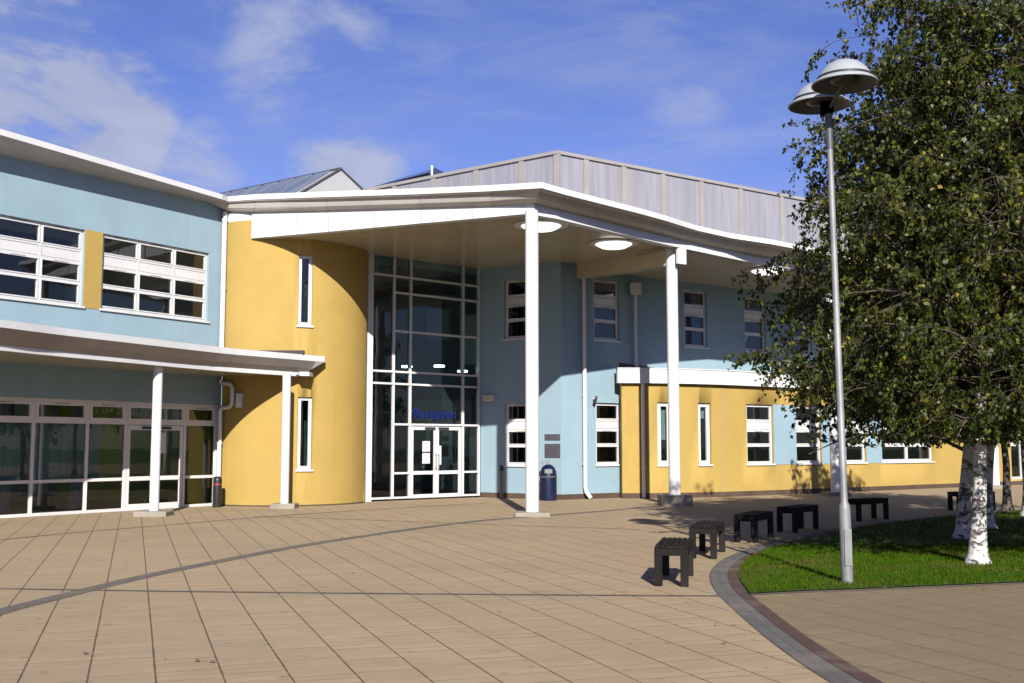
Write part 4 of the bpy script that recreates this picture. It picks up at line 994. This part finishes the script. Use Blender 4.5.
    clump = np.sin(LPn[:, 0]*3.1+seed)*np.cos(LPn[:, 1]*2.7)*np.sin(LPn[:, 2]*2.3)
    tint = np.clip(.40+.16*clump+rs.normal(0, .20, m_)+(rs.random(m_) < .035)*.45, 0, 1)
    mesh_np('crown', V_, 4, LEAF, tint, t); return m_
G_ = 'birch trees on the lawn'
cnt = 0
cnt += birch(6.02, 14.42, 8.1, .098, 2.30, 1.20, 112, 'nearest silver birch with a bright white trunk on the lawn', 11, (.30, .1), group=G_, leafn=21, leaf=.029, zmin=1.50)
cnt += birch(7.42, 18.3, 7.3, .105, 2.7, 1.3, 66, 'silver birch just behind and left of the nearest white trunk', 12, (.35, 0), group=G_, leaf=.036, leafn=14, zmin=1.6)
cnt += birch(8.80, 20.6, 6.6, .105, 2.5, 1.5, 52, 'silver birch right of and behind the nearest white trunk', 13, (.1, 0), group=G_, leaf=.040, zmin=1.6)
cnt += birch(11.2, 24.0, 6.2, .14, 2.3, 2.0, 40, 'pale birch trunk cut by the right edge of the photo', 14, (0, 0), group=G_, leaf=.045)
cnt += birch(11.55, 25.9, 6.5, .09, 2.0, 2.2, 26, 'slender dark trunked tree in shade between the pale birch trunks', 15, (0, 0), bark=DBARK, group=G_, leaf=.045)
cnt += birch(9.2, 13.2, 9.2, .13, 2.6, 1.2, 60, 'silver birch beyond the right edge, its crown closing off the view', 16, (0, 0), group=G_, leaf=.036, leafn=13, zmin=1.5)
print('leaves', cnt)

# ------------------------------------------------------------------ sky and sun
SX, EL = .09, R(28.8)
sun_dir = Vector((SX*math.cos(EL), -math.sqrt(1-SX*SX)*math.cos(EL), math.sin(EL)))
sd_ = bpy.data.lights.new('sun', 'SUN'); sd_.energy = 5.0; sd_.angle = R(.5); sd_.color = (1, .955, .88)
so_ = bpy.data.objects.new('sun', sd_); COL.objects.link(so_); so_.rotation_euler = (-sun_dir).to_track_quat('-Z', 'Y').to_euler(); so_.location = (10, -20, 30)
W = bpy.data.worlds.new('World'); S.world = W; W.use_nodes = True; nt = W.node_tree
bg = nt.nodes['Background']; sky = N(nt, 'ShaderNodeTexSky', sky_type='NISHITA'); sky.sun_disc = False
sky.sun_elevation = EL; sky.sun_rotation = math.atan2(sun_dir.x, sun_dir.y); sky.ozone_density = 5; sky.air_density = 1.0; sky.dust_density = .3; sky.altitude = 100
tc = N(nt, 'ShaderNodeTexCoord'); dirv = tc.outputs['Generated']
def blob(px, py, r0, r1):
    d = Vector(ray(px, py)).normalized(); dp = N(nt, 'ShaderNodeVectorMath', operation='DOT_PRODUCT'); dp.inputs[1].default_value = d
    nt.links.new(dirv, dp.inputs[0]); return ramp(nt, dp.outputs['Value'], math.cos(R(r1*1.35)), math.cos(R(r0*.3)))
mp = N(nt, 'ShaderNodeMapping'); mp.inputs['Scale'].default_value = (1, 1, 2.2); nt.links.new(dirv, mp.inputs[0])
n1 = noise(nt, mp.outputs[0], 5.5, 8, .6, .3); n2 = noise(nt, mp.outputs[0], 2.6, 7, .62, .8)
mp2 = N(nt, 'ShaderNodeMapping'); mp2.inputs['Scale'].default_value = (1.2, 1, 5); mp2.inputs['Rotation'].default_value = (0, .25, 0); nt.links.new(dirv, mp2.inputs[0])
n3 = noise(nt, mp2.outputs[0], 4.5, 8, .62, .6)
cl = None
for (px, py, r0, r1, k) in ((85, 110, 2.5, 4.2, 1.15), (30, 70, 2, 4.5, 1.0), (30, 150, 2, 5, 1.0), (-40, 110, 2, 6, 1), (300, 50, .2, 5, .48), (345, 172, .1, 3.4, .62), (690, 78, .1, 3.2, .42), (250, 15, .2, 4, .36), (180, 185, .5, 4, .5)):
    b_ = mathn(nt, 'MULTIPLY', blob(px, py, r0, r1), k); cl = b_ if cl is None else mathn(nt, 'MAXIMUM', cl, b_)
cum = ramp(nt, mathn(nt, 'MULTIPLY', cl, mathn(nt, 'MULTIPLY_ADD', ramp(nt, n1, .36, .64), .75, .28)), .14, .62, 0, .92)
cir = ramp(nt, n3, .42, .78, 0, .32); veil = ramp(nt, n2, .40, .78, 0, .22)
f = mathn(nt, 'MAXIMUM', cum, mathn(nt, 'ADD', cir, veil))
skyc = N(nt, 'ShaderNodeHueSaturation'); skyc.inputs['Saturation'].default_value = 1.12; nt.links.new(sky.outputs[0], skyc.inputs['Color'])
shade = mixc(nt, ramp(nt, n1, .35, .7), (3.7, 4.2, 6.2), (4.9, 5.3, 7.0))
sepd = N(nt, 'ShaderNodeSeparateXYZ'); nt.links.new(dirv, sepd.inputs[0])
skt = mixc(nt, 1.0, skyc.outputs[0], mixc(nt, ramp(nt, sepd.outputs[2], .0, .2), (1.0, .97, 1.05), (1.42, .98, 1.30)), 'MULTIPLY')
nt.links.new(mixc(nt, f, skt, shade), bg.inputs[0]); bg.inputs[1].default_value = .052

S.render.engine = 'CYCLES'
S.view_settings.view_transform = 'Standard'; S.view_settings.look = 'None'; S.view_settings.exposure = .95; S.view_settings.gamma = 1
S.render.resolution_x, S.render.resolution_y = 1024, 683
S.cycles.max_bounces = 8; S.cycles.diffuse_bounces = 1; S.cycles.transparent_max_bounces = 12
